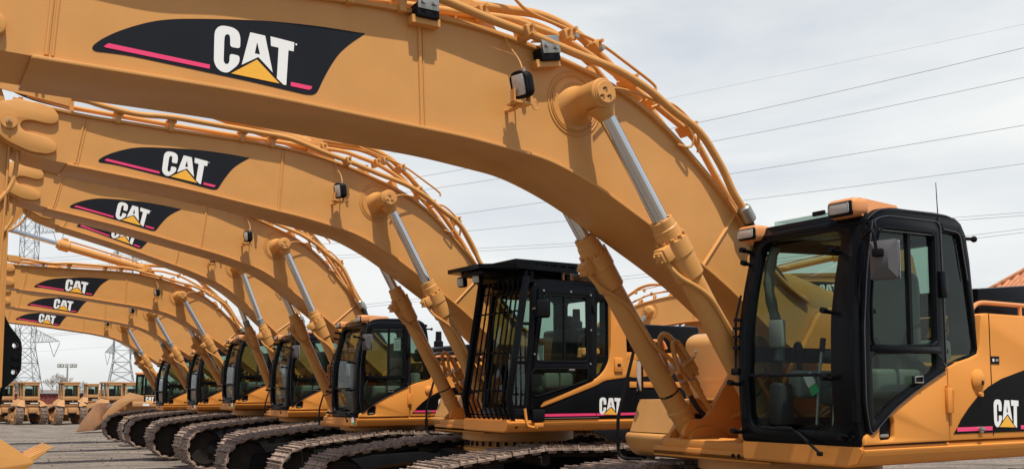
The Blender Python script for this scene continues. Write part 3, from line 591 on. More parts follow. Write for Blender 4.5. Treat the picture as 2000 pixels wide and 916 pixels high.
# ------------------------------------------------ cab
FP = [(-.80,1.465),(-.55,1.49),(-.3,1.503),(.05,1.488),(.3,1.44),(.5,1.385),(.66,1.335),(.80,1.285)]
def fu(v):
    for a, b in zip(FP, FP[1:]):
        if v <= b[0]: t = max(0, (v-a[0])/(b[0]-a[0])); return a[1]+(b[1]-a[1])*t
    return FP[-1][1]
def ffront(x, y, z): return (fu(y)+z, -x, y+FZ)
LATN = NL; CF = FL+.02
def b_cabframe(b):
    near = [(fu(v)-.03, v) for v in (-.76,-.5,-.25,.0,.2,.4,.55,.66)]
    near = near+[(1.29,.72),(1.23,.765),(1.14,.785),(.50,.80),(.40,.795),(.33,.76),(.275,.68),(.24,.5),(.20,.1),(.19,-.12),(.22,-.17),(.31,-.19),(.58,-.26),(.58,-.76)]
    rw = fillet([(.565,.675),(.36,.67),(.29,.35),(.215,-.13),(.25,-.155),(.545,-.235)], .04)
    dh = fillet([(1.35,.66),(.62,.70),(.62,-.74),(1.44,-.74),(1.46,-.2),(1.43,.2)], .04)
    b.plate(BLACK, near, NL+.0, NL+.06, holes=[rw, dh], bev=.018, fmap=fside)
    rw2 = fillet([(1.36,.62),(.32,.66),(.25,-.10),(1.40,-.10)], .06); rw3 = fillet([(1.38,-.2),(.4,-.2),(.4,-.6),(1.36,-.6)], .05)
    b.plate(BLACK, near[:-5]+[(.19,-.76)], CF-.05, CF, holes=[rw2, rw3], bev=.012, fmap=fside)
    # front ring
    o = fillet([(NL+.005,-.765),(CF,-.765),(CF-.015,.775),(NL+.02,.775)], [.04,.04,.12,.12])
    i = fillet([(NL+.20,-.665),(CF-.085,-.665),(CF-.10,.655),(NL+.205,.655)], .10)
    b.plate(BLACK, o, -.085, -.0, holes=[i], bev=.012, fmap=ffront, res=.08)
    # roof and rear
    b.plate(BLACK, fillet([(1.33,.715),(1.26,.755),(1.14,.795),(.5,.812),(.38,.80),(.30,.74),(.30,.70),(1.33,.66)], .03), NL+.03, CF-.01, bev=.02, fmap=fside)
    b.plate(BLACK, [(NL+.05,-.76),(CF-.02,-.76),(CF-.02,.74),(NL+.05,.74)], -.03, .03, holes=[fillet([(NL+.18,-.02),(CF-.13,-.02),(CF-.13,.64),(NL+.18,.64)], .06)], fmap=lambda x, y, z: (.20+.13*(y+.1)+z, -x, y+FZ))
    b.box(INTER, P(.85,(NL+CF)/2,-.74), (1.2,.9,.05))
    b.tube(BLACK, [P(fu(-.6)-.02,NL+.03,-.6), P(fu(0)-.02,NL+.03,0), P(fu(.5)-.035,NL+.04,.5), P(1.27,NL+.06,.735), P(1.1,NL+.05,.775), P(.5,NL+.04,.79), P(.36,NL+.06,.75), P(.25,NL+.045,.45), P(.21,NL+.04,0)], .03, 12, smooth=.12)
    b.tube(BLACK, [P(fu(-.6)-.02,CF-.04,-.6), P(fu(0)-.02,CF-.04,0), P(fu(.5)-.035,CF-.05,.5), P(1.27,CF-.07,.735), P(1.1,CF-.06,.77), P(.5,CF-.05,.78), P(.36,CF-.06,.74)], .035, 12, smooth=.12)
    for v, l in ((.50,CF-.04), (.50,NL+.20), (.10,NL+.20), (-.33,NL+.20), (-.36,CF+.0), (-.70,CF), (-.70,NL+.1), (.6,CF)):   # guard mounting studs
        b.cyl(BLACK, P(fu(v)-.02,l,v), P(fu(v)+.085,l,v+.01), .014, n=8); b.cyl(BLACK, P(fu(v)+.05,l,v+.01), P(fu(v)+.09,l,v+.012), .02, n=8)
    for u, v in ((1.33,.64), (1.33,.1), (.60,.60), (.585,.0), (.58,-.14), (1.40,-.13), (.59,.72)): b.cyl(BLACKM, P(u,NL+.0,v), P(u,NL-.02,v), .016, n=8)
    b.cyl(BLACKM, P(.27,NL+.02,.66), P(.20,NL+.0,.66), .012, n=8); b.sphere(BLACKM, P(.19,NL,.66), .024, n=8)
    for l in (NL+.12, NL+.06): b.cyl(BLACK, P(1.45,l,-.70), P(1.50,l,-.70), .02, n=10)
def b_door(b):
    o = fillet([(1.335,.69),(1.20,.735),(.615,.745),(.60,-.02),(.60,-.27),(.92,-.40),(1.17,-.525),(1.42,-.70),(1.455,-.5),(1.45,0),(1.41,.35)], .05)
    hu = fillet([(1.245,.635),(.705,.645),(.715,-.095),(1.36,-.115),(1.36,.15),(1.32,.4)], .05)
    hl = fillet([(1.375,-.175),(.70,-.155),(.72,-.27),(.93,-.36),(1.17,-.47),(1.375,-.61)], .05)
    b.plate(BLACK, o, NL-.028, NL+.012, holes=[hu, hl], bev=.008, fmap=fside)
    b.box(BLACK, P(1.03,NL-.012,-.135), (.72,.05,.05), bev=.01); b.box(BLACKM, P(.955,NL-.005,.27), (.028,.03,.74))
    b.tube(BLACK, [P(u,NL-.03,v) for u, v in fillet([(1.265,.65),(.69,.66),(.70,-.10),(1.37,-.125),(1.37,.15),(1.335,.4)], .06)], .008, 6, closed=True)
    b.box(BLACK, P(.63,NL-.04,.31), (.07,.03,.18), bev=.01)
    b.box(BLACKM, P(.93,NL-.03,-.335), (.10,.02,.055), bev=.01); b.tube(ZINC, [P(.89,NL-.045,-.31), P(.97,NL-.045,-.315), P(.975,NL-.045,-.352), P(.89,NL-.045,-.352)], .005, 6, closed=True)
    b.tube(BLACKM, [P(.72,NL+.03,.0), P(.74,NL+.06,.04), P(.9,NL+.06,.0), P(.93,NL+.06,-.1)], .012, 8, smooth=.04)
def b_sideglass(b):
    b.plate(GLASS, [(1.26,.65),(.69,.66),(.70,-.12),(1.38,-.14),(1.38,.15),(1.33,.42)], NL-.004, NL-.003, fmap=fside)
def b_edgeribs(b):  # thin ribs added along door and cab edges to imitate caught highlights
    b.tube(EDGEHL, [P(u,NL-.029,v) for u, v in fillet([(1.335,.685),(1.20,.73),(.62,.74),(.605,-.02),(.605,-.265)], .06)], .005, 6)
    b.tube(EDGEHL, [P(u,NL-.029,v) for u, v in [(.605,-.265),(.92,-.395),(1.17,-.52),(1.41,-.69),(1.45,-.5),(1.445,0),(1.405,.35),(1.335,.685)]], .004, 6, smooth=.06)
    b.tube(EDGEHL, [P(1.245,NL-.03,.63), P(.71,NL-.03,.64)], .004, 6); b.tube(EDGEHL, [P(.545,NL-.004,.70), P(.36,NL-.004,.69), P(.29,NL-.004,.36)], .005, 6, smooth=.05)
    b.tube(EDGEHL, [P(.595,NL-.006,.78), P(.575,NL-.006,-.24)], .004, 6)
    b.tube(EDGEHL, [P(1.33,NL+.012,.70), P(1.26,NL-.0,.755), P(1.14,NL+.0,.79), P(.5,NL+.0,.80), P(.38,NL+.01,.775)], .005, 6, smooth=.08)
def b_lowglass(b): b.plate(GLASS, [(1.39,-.16),(.69,-.14),(.71,-.28),(.93,-.375),(1.17,-.49),(1.39,-.63)], NL-.004, NL-.003, fmap=fside)
def b_rearsideglass(b): b.plate(GLASS, [(.58,.69),(.35,.685),(.28,.35),(.205,-.14),(.25,-.165),(.56,-.245)], NL+.022, NL+.023, fmap=fside)
def b_farglass(b): b.plate(GLASS, [(1.38,.64),(.30,.68),(.24,-.12),(1.42,-.12)], CF-.03, CF-.029, fmap=fside)
def b_farlow(b): b.plate(GLASS, [(1.4,-.18),(.38,-.18),(.38,-.62),(1.38,-.62)], CF-.03, CF-.029, fmap=fside)
def b_rearglass(b): b.plate(GLASS, [(NL+.16,-.04),(CF-.11,-.04),(CF-.11,.66),(NL+.16,.66)], -.001, .001, fmap=lambda x, y, z: (.20+.13*(y+.1)+z, -x, y+FZ))
def b_ws(v0, v1):
    def f(b): b.grid(GLASS, lambda s, t: P(fu(v0+(v1-v0)*t)-.045, NL+.17+(CF-.06-NL-.17)*s, v0+(v1-v0)*t), 6, 12)
    return f
def b_wsbar(b): b.box(BLACKM, P(fu(-.3)-.035,(NL+CF)/2+.06,-.3), (.03,.78,.022), bev=.005)
def b_roofglass(b):
    b.box(GLASS, P(.98,(NL+CF)/2+.05,.80), (.5,.66,.03)); b.box(BLACKM, P(1.20,(NL+CF)/2+.0,.825), (.02,.1,.03))
def b_headlight(b):
    b.box(PAINT2, (0,0,0), (.17,.20,.115), bev=.035, seg=3); b.box(BLACKM, (.07,0,-.005), (.045,.175,.09), bev=.02); b.box(LENS, (.094,0,-.003), (.012,.14,.065), bev=.012)
def b_headlight_hood(b):
    b.hull(PAINT2, [(-.40,-.11,-.03),(.02,-.11,-.06),(.02,.11,-.06),(-.40,.11,-.03),(-.38,-.08,.03),(.02,-.10,.06),(.02,.10,.06),(-.38,.08,.03)])
    b.box(PAINT2, (.02,0,0), (.16,.235,.125), bev=.04, seg=3); b.box(BLACKM, (.08,0,-.005), (.05,.2,.1), bev=.02); b.box(LENS, (.108,0,-.003), (.012,.155,.07), bev=.012)
def b_mirror(b):
    R = Matrix.Rotation(.30, 3, 'Z'); c = P(1.40,NL-.16,.41)
    b.box(GREYP, c, (.05,.175,.25), R, bev=.024, seg=3); b.box(CHROME, c+R@Vector((-.027,0,0)), (.004,.17,.24), R)
    b.hull(GREYP, [c+R@Vector(p) for p in ((.02,-.085,-.12),(.02,.085,-.12),(.02,.085,.12),(.02,-.085,.12),(.055,-.04,-.06),(.055,.04,-.06),(.055,.04,.06),(.055,-.04,.06))])
    b.tube(BLACKM, [P(1.38,NL+.02,.575), P(1.43,NL-.04,.57), P(1.48,NL-.13,.60), P(1.485,NL-.15,.57), P(1.475,NL-.16,.43)], .011, 8, smooth=.03); b.box(BLACKM, P(1.465,NL-.16,.45), (.04,.07,.05), R, bev=.01)
def b_wiper(b):
    b.tube(BLACKM, [P(fu(-.66),-.88,-.655), P(fu(-.70)+.03,-.98,-.69), P(fu(-.75)+.05,-1.15,-.80)], .010, 6); b.tube(BLACKM, [P(fu(-.66),-.9,-.67), P(fu(-.66)+.01,-.62,-.655)], .009, 6)
    b.box(BLACKM, P(fu(-.66)+.01,-.83,-.66), (.03,.12,.03), bev=.008); b.box(BLACKM, P(fu(-.75)+.05,-1.16,-.81), (.03,.04,.03), bev=.01)
def b_wiper2(b):
    b.tube(BLACKM, [P(fu(-.25)+.0,CF+.015,-.28), P(fu(.1)+.02,CF+.01,.1), P(fu(.3)+.0,CF+.01,.28)], .010, 6); b.box(BLACKM, P(fu(-.26),CF+.02,-.27), (.05,.05,.05), bev=.01)
    for v in (-.1, -.02, .1, .04): b.box(BLACKM, P(fu(v)+.0,CF+.005,v), (.05,.04,.02))
def b_seat(b):
    c = (NL+CF)/2
    b.box(SEAT, P(.78,c,-.45), (.46,.46,.13), bev=.05, seg=3); b.box(SEAT, P(.54,c,-.12), (.13,.44,.58), Matrix.Rotation(-.12, 3, 'Y'), bev=.055, seg=3)
    b.box(SEAT, P(.48,c,.25), (.10,.26,.17), Matrix.Rotation(-.1, 3, 'Y'), bev=.045, seg=3); b.box(BLACKM, P(.75,c,-.6), (.36,.36,.2), bev=.02)
def b_console(b):
    c = (NL+CF)/2
    for s in (-1, 1):
        b.box(LGREY, P(.88,c+s*.33,-.36), (.5,.13,.2), bev=.035, seg=3); b.box(SEAT, P(.66,c+s*.31,-.2), (.3,.08,.06), Matrix.Rotation(-.5, 3, 'Y'), bev=.02)
        b.tube(BLACKM, [P(1.05,c+s*.33,-.28), P(1.07,c+s*.33,-.14)], .018, 8); b.sphere(BLACKM, P(1.07,c+s*.33,-.1), .035, (1,1,1.5), 10)
        b.tube(ZINC, [P(1.2,c+s*.07,-.7), P(1.16,c+s*.07,-.3), P(1.1,c+s*.09,-.12)], .011, 8, smooth=.1); b.tube(BLACKM, [P(1.1,c+s*.09,-.14), P(1.07,c+s*.10,-.04)], .02, 8)
        b.box(BLACKM, P(1.28,c+s*.09,-.68), (.26,.11,.04), Matrix.Rotation(.25, 3, 'Y'), bev=.01)
    b.box(LGREY, P(1.27,CF-.17,.0), (.05,.13,.2), bev=.02); b.box(INTER, P(1.22,CF-.15,-.5), (.14,.12,.3), bev=.03)
    b.box(LGREY, P(.38,c,-.3), (.12,.8,.5), bev=.03)
    b.tube(SEAT, [P(1.22,CF-.12,.62)]+[P(1.24+.05*sin(k*.5),CF-.12,.58-k*.07) for k in range(12)], [.035 if k % 2 else .042 for k in range(13)], 10)
    b.box(INTER, P(.65,c,.72), (.9,.8,.05), bev=.02); b.box(LGREY, P(.75,c,.68), (.3,.5,.03), bev=.01)
def b_cover(b):                                    # translucent dust cover over the seat back
    c = (NL+CF)/2; b.box(FILM, P(.53,c,.02), (.24,.52,.86), bev=.09, seg=4)
def b_tagsmall(b): b.box(FILMW, (0,0,0), (.004,.09,.14)); b.box(GREENP, (.003,.0,-.09), (.004,.085,.06)); b.box(REDP, (.003,.0,-.13), (.004,.06,.02))
def b_sticker(b):
    b.box(FILMW, (0,0,0), (.12,.003,.2)); b.box(LGREY, (0,.002,.085), (.11,.002,.02))
    for k in range(4): b.box(LGREY, (0,.002,.03-k*.03), (.08,.002,.008))
def b_antenna(b):
    b.lathe(BLACKM, P(.42,NL+.12,.80), P(.42,NL+.12,.835), [(0,.03),(.6,.028),(1,.012)], 12); b.tube(BLACKM, [P(.42,NL+.12,.83), P(.43,NL+.12,1.06)], [.004, .0025], 6)
FILM = mat('dust_cover_film', (.20, .215, .195), .35, var=.15); 

def cab_standard(up, opts):
    c = part('cab', 'cabframe', b_cabframe, up)
    part('door', 'door', b_door, c); part('edge_highlight_ribs', 'edgeribs', b_edgeribs, c); part('window_pane', 'sideglass', b_sideglass, c); part('window_pane', 'lowglass', b_lowglass, c)
    part('window_pane', 'rsglass', b_rearsideglass, c); part('window_pane', 'farglass', b_farglass, c); part('window_pane', 'farlow', b_farlow, c); part('window_pane', 'rearglass', b_rearglass, c)
    part('windshield', 'wsu', b_ws(-.30,.70), c); part('windshield', 'wsl', b_ws(-.70,-.30), c); part('windshield_bar', 'wsbar', b_wsbar, c)
    part('roof_window', 'roofglass', b_roofglass, c)
    part('headlight', 'hlh', b_headlight_hood, c, P(1.31,NL+.165,.79), (0,.05,.0)); part('headlight', 'hl', b_headlight, c, P(1.31,CF-.01,.735))
    if opts.get('mirror'): part('mirror', 'mirror', b_mirror, c)
    elif opts.get('mirror2'): part('mirror', 'mirror', b_mirror, c, (0, -.0, .0))
    part('wiper', 'wiper', b_wiper, c); part('wiper', 'wiper2', b_wiper2, c); part('seat', 'seat', b_seat, c); part('console', 'console', b_console, c)
    if opts.get('cover', 1): part('seat_cover', 'cover', b_cover, c)
    if opts.get('antenna'): part('antenna', 'antenna', b_antenna, c)
    if opts.get('tag'): part('paper_tag', 'tagsmall', b_tagsmall, c, P(1.51,NL+.1,-.79), (.25,0,.3)).scale = (.6,.6,.6)
    if opts.get('paper'): part('paper_tag', 'paper_in', lambda b: (b.box(FILMW, (0,0,0), (.01,.07,.09), Matrix.Rotation(.5, 3, 'X')), b.box(GREENP, (0,.04,-.07), (.01,.07,.06), Matrix.Rotation(.5, 3, 'X'))), c, P(1.25,-.86,-.33))
    if opts.get('sticker'): part('sticker', 'sticker', b_sticker, c, P(.80,NL+.012,.40))
    part('skirt_panel', 'sidepanel', b_sidepanel, up); bo = part('side_body', 'body', b_body, up)
    part('decal', 'bodydecal', b_bodydecal, bo); part('latch', 'latch', b_latch, bo)

# guarded cab of the second machine
def b_gframe(b):
    near = fillet([(1.22,-.76),(1.13,.30),(1.09,.86),(.03,.83),(.02,-.2),(.22,-.33),(.98,-.62),(1.0,-.76)], [.03,.2,.12,.1,.1,.03,.03,.02])
    rw = fillet([(.185,.64),(.045,.66),(.055,-.02),(.14,-.20),(.205,-.24)], .03); dh = fillet([(1.04,.74),(.28,.76),(.30,-.33),(1.0,-.58),(1.16,-.66)], .03)
    b.plate(BLACK, near, NL, NL+.06, holes=[rw, dh], bev=.018, fmap=fside)
    b.plate(BLACK, fillet([(1.22,-.76),(1.09,.86),(.03,.83),(.0,-.76)], .06), CF-.05, CF, holes=[fillet([(1.05,.72),(.14,.72),(.14,-.1),(1.08,-.1)], .05)], bev=.01, fmap=fside)
    fm = lambda x, y, z: (1.22-.13*(y+.76)/1.62+z, -x, y+FZ)
    b.plate(BLACK, fillet([(NL,-.76),(CF,-.76),(CF,.84),(NL,.84)], .06), -.06, 0, holes=[fillet([(NL+.09,-.62),(CF-.07,-.62),(CF-.07,.74),(NL+.09,.74)], .06)], bev=.01, fmap=fm)
    b.box(BLACK, P(.56,(NL+CF)/2,.82), (1.0,.96,.09), bev=.03); b.box(INTER, P(.6,(NL+CF)/2,-.73), (1.2,.9,.05))
    b.plate(BLACK, [(NL+.04,-.76),(CF-.02,-.76),(CF-.02,.8),(NL+.04,.8)], -.03, .03, holes=[fillet([(NL+.15,0),(CF-.12,0),(CF-.12,.7),(NL+.15,.7)], .05)], fmap=lambda x, y, z: (.02+z, -x, y+FZ))
    b.tube(BLACK, [P(1.205,NL+.03,-.7), P(1.115,NL+.03,.35), P(1.09,NL+.05,.80), P(1.02,NL+.05,.855), P(.06,NL+.04,.845)], .04, 12, smooth=.1)
def b_gdoor(b):
    hu = fillet([(.985,.69),(.375,.69),(.365,-.075),(1.10,-.085)], .05); hl = fillet([(1.17,-.22),(1.12,-.17),(.36,-.155),(.36,-.30),(1.15,-.50)], [.04,.04,.04,.04,.08])
    b.plate(BLACK, fillet([(1.05,.77),(.255,.79),(.26,-.30),(1.02,-.58),(1.185,-.66)], .05), NL-.02, NL+.012, holes=[hu, hl], bev=.006, fmap=fside)
    b.box(BLACKM, P(.69,NL-.004,.30), (.02,.03,.76))
    b.tube(BLACKM, [P(u,NL-.022,v) for u, v in hu], .009, 6, closed=True); b.tube(BLACKM, [P(u,NL-.022,v) for u, v in hl], .007, 6, closed=True)
    b.box(BLACKM, P(.26,NL-.03,.55), (.05,.03,.1), bev=.008); b.box(ZINC, P(.6,NL-.03,-.175), (.08,.02,.02), bev=.004)
    for u, v in ((.99,.74), (.6,.745), (.31,.72), (.31,.3), (.32,-.1), (1.12,.0)): b.cyl(ZINC, P(u,NL-.018,v), P(u,NL-.028,v), .012, n=8)
    b.box(BLACKM, P(1.08,NL-.035,-.70), (.16,.05,.14), bev=.015)
GP = (([(1.0,.7),(.36,.7),(.35,-.09),(1.12,-.1)], NL-.004), ([(1.18,-.15),(.35,-.14),(.35,-.32),(1.16,-.52)], NL-.004), ([(.2,.66),(.035,.68),(.045,-.03),(.13,-.22),(.215,-.25)], NL+.022), ([(1.08,.74),(.12,.74),(.12,-.12),(1.1,-.12)], CF-.03))
def b_gws(b): b.plate(GLASS, [(NL+.08,-.64),(CF-.06,-.64),(CF-.06,.75),(NL+.08,.75)], -.04, -.039, fmap=lambda x, y, z: (1.22-.13*(y+.76)/1.62+z, -x, y+FZ))
def gfront(v): return 1.21+.24*(.9-v)/1.43 if v > -.53 else 1.45-.12*(-.53-v)/.3
def b_gcage(b):
    for k in range(10):
        l = NL+.02+k*(CF-NL-.04)/9
        b.tube(BLACK, [P(gfront(v)+.02,l,v) for v in (.88,.4,.0,-.53,-.84)], .0115 if 0 < k < 9 else .022, 8)
    for v in (.74, .50, .02, -.42, -.70): b.tube(BLACK, [P(gfront(v)+.0,NL-.0,v), P(gfront(v)+.0,CF,v)], .011, 8)
    for l in (NL+.005, CF-.005):
        b.plate(BLACK, [(1.17,.9),(1.26,.9),(1.49,-.52),(1.43,-.74),(1.38,-.74),(1.41,-.50)], l-.015, l+.015, fmap=fside, bev=.004)
    for v in (.85, .35, -.1, -.6): b.box(BLACK, P(gfront(v)-.10,NL+.03,v), (.2,.04,.035))
    b.box(BLACK, P(1.44,(NL+CF)/2,-.80), (.05,1.0,.03))
def b_groof(b):
    b.hull(BLACK, [P(.1,NL-.03,.93),P(1.34,NL-.03,.95),P(1.62,NL+.12,1.0),P(1.62,CF+.1,1.0)]+[P(.1,NL-.03,1.0),P(1.34,NL-.03,1.04),P(1.62,NL+.12,1.04),P(1.62,CF+.1,1.04)] if False else [P(-.12,NL-.02,.95),P(1.36,NL-.02,.98),P(1.36,CF+.08,.98),P(-.12,CF+.08,.95),P(-.12,NL-.02,1.00),P(1.36,NL-.02,1.045),P(1.36,CF+.08,1.045),P(-.12,CF+.08,1.00)])
    b.hull(BLACK, [P(1.30,NL+.0,.985),P(1.66,NL+.34,.995),P(1.66,CF+.06,.995),P(1.30,CF+.08,.985),P(1.30,NL+.0,1.045),P(1.66,NL+.34,1.045),P(1.66,CF+.06,1.045),P(1.30,CF+.08,1.045)])
    b.box(BLACK, P(1.20,(NL+CF)/2,.90), (.05,.98,.13)); b.box(BLACK, P(.6,CF-.01,.90), (1.2,.03,.10))
    for k in range(10): b.box(BLACK, P(1.25-.13*k,(NL+CF)/2,1.05), (.03,.9,.03))
    b.box(BLACK, P(.62,(NL+CF)/2,1.075), (1.35,.8,.07), bev=.015); b.box(BLACKM, P(1.42,(NL+CF)/2+.1,.96), (.35,.5,.05), bev=.01)
    for u in (.05, .6, 1.12): b.box(BLACK, P(u,NL+.05,.91), (.05,.05,.10)); b.box(BLACK, P(u,CF-.03,.91), (.05,.05,.10))
    b.box(FILMW, P(.42,NL-.022,.985), (.14,.004,.045)); b.box(REDP, P(.42,NL-.025,1.0), (.13,.003,.012))
def b_glight(b):
    b.box(BLACKM, (0,0,0), (.10,.11,.13), bev=.03, seg=3); b.box(LENS, (.05,0,0), (.012,.085,.10), bev=.01); b.box(BLACKM, (-.02,0,.08), (.03,.03,.07))
def b_gbody(b):                                    # tan band that sweeps up behind the guarded cab
    band = [(1.03,-.615),(1.03,-.545),(.24,-.285),(.12,-.20),(.03,-.06),(.01,.10),(.0,.70),(-.22,.68),(-.25,-.26),(.10,-.30),(.24,-.365)]
    b.plate(PAINT3, fillet(band, [.02,.03,.1,.1,.08,.05,.03,.03,.06,.06,.05]), NL-.02, NL+.2, bev=.012, fmap=fside)
    b.plate(PAINT3, [(-.22,-.05),(-.22,.05),(-2.2,.05),(-2.2,-.05)], NL-.012, NL+.9, fmap=fside, bev=.01)
    b.plate(BLACK, [(.98,-.75),(.98,-.60),(.24,-.36),(.10,-.29),(-2.2,-.05),(-2.2,-.75)], NL-.008, NL+.7, bev=.006, fmap=fside)
    b.plate(PAINT3, [(-.28,-.38),(-.28,-.31),(-1.9,-.31),(-1.9,-.38)], NL-.02, NL, bev=.004, fmap=fside)
    b.plate(PAINT3, [(-.25,-.27),(-.25,.03),(-2.2,.03),(-2.2,-.1)], NL-.010, NL+.6, bev=.004, fmap=fside)
    b.box(PAINT3, P(-.10,NL-.025,-.11), (.13,.03,.17), bev=.01); b.box(BLACKM, P(-.10,NL-.042,-.11), (.05,.004,.03))
    b.box(ZINC, P(.6,NL-.02,-.735), (.8,.01,.008)); b.box(BLACKM, P(.23,NL-.012,-.56), (.006,.006,.36))
    b.tube(PAINT3, [P(1.24,NL+.0,-.62), P(1.22,NL-.02,-.82), P(1.1,NL-.05,-.84)], .016, 8, smooth=.04); b.box(PAINT3, P(1.08,NL-.05,-.81), (.12,.03,.05), bev=.01)
def b_gdecal(b):
    b.plate(DPNK, [(.97,-.715),(.97,-.685),(-1.9,-.685),(-1.9,-.715)], NL-.0105, NL-.009, fmap=fside)
    def fx(x, y): return (.185-x*.33, -.715+y*.215)
    def w(m, k, hole=None, e=0): b.plate(m, [fx(*norm_letter(p)) for p in DK[k]], NL-.0135-e, NL-.0118-e, holes=[[fx(*norm_letter(p)) for p in DK[hole]]] if hole else (), fmap=fside)
    w(DBLK, 'Y'); w(DWHT, 'C'); w(DWHT, 'A', 'Ah'); w(DWHT, 'T'); w(DYEL, 'Y', e=.002)
def b_gseat(b):
    c = (NL+CF)/2
    b.box(SEAT, P(.55,c,-.42), (.46,.46,.13), bev=.05, seg=3); b.box(INTER, P(.33,c,-.02), (.13,.46,.72), Matrix.Rotation(-.12, 3, 'Y'), bev=.055, seg=3); b.box(INTER, P(.30,c,.42), (.1,.26,.16), bev=.04, seg=3)
    for s in (-1, 1): b.box(LGREY, P(.66,c+s*.32,-.30), (.4,.12,.18), bev=.03); b.tube(BLACKM, [P(.84,c+s*.32,-.25), P(.86,c+s*.32,-.1)], .02, 8)
    b.tube(ZINC, [P(1.0,c,-.7), P(.95,c,-.1)], .012, 8)
def b_gmirror(b):
    b.box(BLACKM, P(1.08,NL-.14,.52), (.04,.17,.22), Matrix.Rotation(.6, 3, 'Z'), bev=.03, seg=3); b.tube(ZINC, [P(1.12,NL+.02,.52), P(1.11,NL-.1,.53)], .012, 8)
def cab_guarded(up, opts):
    c = part('cab', 'gframe', b_gframe, up, label='cab caged behind black guard bars with a black roof guard')
    part('door', 'gdoor', b_gdoor, c); [part('window_pane', 'gpane%d' % k, lambda b, L=L, l=l: b.plate(GLASS, L, l, l+.001, fmap=fside), c) for k, (L, l) in enumerate(GP)]; part('windshield', 'gws', b_gws, c)
    part('guard_cage', 'gcage', b_gcage, c); part('roof_guard', 'groof', b_groof, c); part('seat', 'gseat', b_gseat, c); part('mirror', 'gmirror', b_gmirror, c)
    part('headlight', 'gl', b_glight, c, P(1.50,CF-.02,.90), (0,.1,.5)); part('headlight', 'gl', b_glight, c, P(1.50,CF-.40,.91), (0,.1,.5))
    part('sticker', 'sticker2', lambda b: b.box(FILMW, (0,0,0), (.10,.003,.17)), c, P(1.02,NL+.012,.02))
    bo = part('side_body', 'gbody', b_gbody, up); part('decal', 'gdecal', b_gdecal, bo)

def excavator(i, U, D, H, phi, psi, label, cab='std', opts={}, stick=0.0, curl=0.0, flip=None, loc=None, group='excavators parked side by side in a long row'):
    if loc is None: loc = (-sin(TH)*D-cos(TH)*U, cos(TH)*D-sin(TH)*U, 0)
    r = thing('hydraulic_excavator', label, 'excavator', loc, pi+TH-psi if flip is None else flip, group)
    dz = H-.394
    for l in (-1.16, 1.55):
        t = part('track', 'track', b_track(trackpath()), r, (0,-l,0))
        part('track_frame', 'tframe', b_trackframe, t); part('idler', 'idler', b_idler, t, (2.27,0,.47)); part('sprocket', 'sprocket', b_sprocket, t, (-1.75,0,.55))
    part('car_body', 'carbody', b_carbody, r); part('swing_ring', 'swing', b_swing, r, (0,0,dz*.5))
    up = r; made = []
    n0 = len(bpy.data.objects); before = set(bpy.data.objects)
    part('platform', 'platform', b_platform, up); (cab_guarded if cab == 'guard' else cab_standard)(up, opts)
    part('engine_hood', 'hood_t' if opts.get('tall') else 'hood', b_hood_tall if opts.get('tall') else b_hood, up); part('engine_body', 'midbody', b_midbody, up)
    part('handrail', 'rail2' if cab == 'guard' else 'rail', b_rail2 if cab == 'guard' else b_rail, up); part('counterweight', 'cw', b_cw, up)
    part('fuel_tank', 'tank', b_tank, up); part('tool_box', 'toolbox', b_toolbox, up)
    po = part('grab_pole', 'pole', b_pole, up); part('mirror', 'pmirror', b_polemirror, po)
    bm_ = part('boom', 'boom', b_boom, up, (0,0,FZ), (0,-phi,0))
    part('decal', 'decalN', b_decal(-1), bm_); part('decal', 'decalF', b_decal(1), bm_); part('work_lamp', 'lamp', b_lamp, bm_)
    for k, (L, la, rad) in enumerate(((TA,-.09,.030), (TB,.12,.026), (TC,.34,.034), (TD,.26,.012), (TC,.5,.026))): part('hydraulic_tube', 'tube%d' % k, b_tube(L, la, rad), bm_)
    [part(n, 'clamp%d' % k, f, bm_) for k, (n, f) in enumerate(CLAMPS) if i == 1 or n != 'bolted_clamp']; part('drain_line', 'loop', b_loop, bm_); part('hose_guard', 'noseplate', b_guard_noseplate, bm_)
    c, s = cos(phi), sin(phi); px = PIN[0]*c-PIN[1]*s; pv = PIN[0]*s+PIN[1]*c
    L = hypot(px-BASE[0], pv-BASE[1]); a = atan2(pv-BASE[1], px-BASE[0])
    for lat in (-.225, .69):
        cy = part('boom_cylinder', 'barrel', b_barrel, up, P(BASE[0],lat,BASE[1]), (0,-a,0))
        ro = part('cylinder_rod', 'rod', b_rod, cy, (L,0,0)); part('cylinder_pipes', 'pipes', b_pipes, cy)
        part('pin_cap', 'pincap', b_pincap, cy, (L,.10 if lat < 0 else -.10,0), (0,0,0 if lat < 0 else pi))
        if opts.get('wrap'): part('rod_wrap', 'wrap', b_tapecover, cy, (LB+.05,0,0))
    # stick, bucket
    tu, tv = 6.63*c-1.73*s, 6.63*s+1.73*c
    st = part('stick', 'stick', b_stick, up, P(tu,0,tv), (0,-stick,0))
    part('stick_pipes', 'spipes', b_stickpipes, st)
    if opts.get('bracket'): part('coupler_bracket', 'bracket', b_bracket, st, label='black coupler bracket with two round holes')
    part('bucket_linkage', 'links', b_links, st); 
    part('bucket', 'bucket', b_bucket, up, P(tu,0,tv)+Matrix.Rotation(-stick, 3, 'Y')@Vector((.12,0,-3.6)), (0,curl,0)).scale = (.84, 1, .84)
    lug = Matrix.Rotation(-stick, 3, 'Y')@Vector((.3,0,1.03)); lx = tu+lug.x; lz = tv+lug.z
    bx = 3.34*c-2.24*s; bz = 3.34*s+2.24*c; a2 = atan2(lz-bz, lx-bx); L2 = hypot(lx-bx, lz-bz)
    sc = part('stick_cylinder', 'sbarrel', b_sbarrel, up, P(bx,BW/2,bz), (0,-a2,0)); part('cylinder_rod', 'srod', b_srod, sc, (L2,0,0))
    for o in set(bpy.data.objects)-before:
        if o.parent == r: o.location.z += dz
    return r

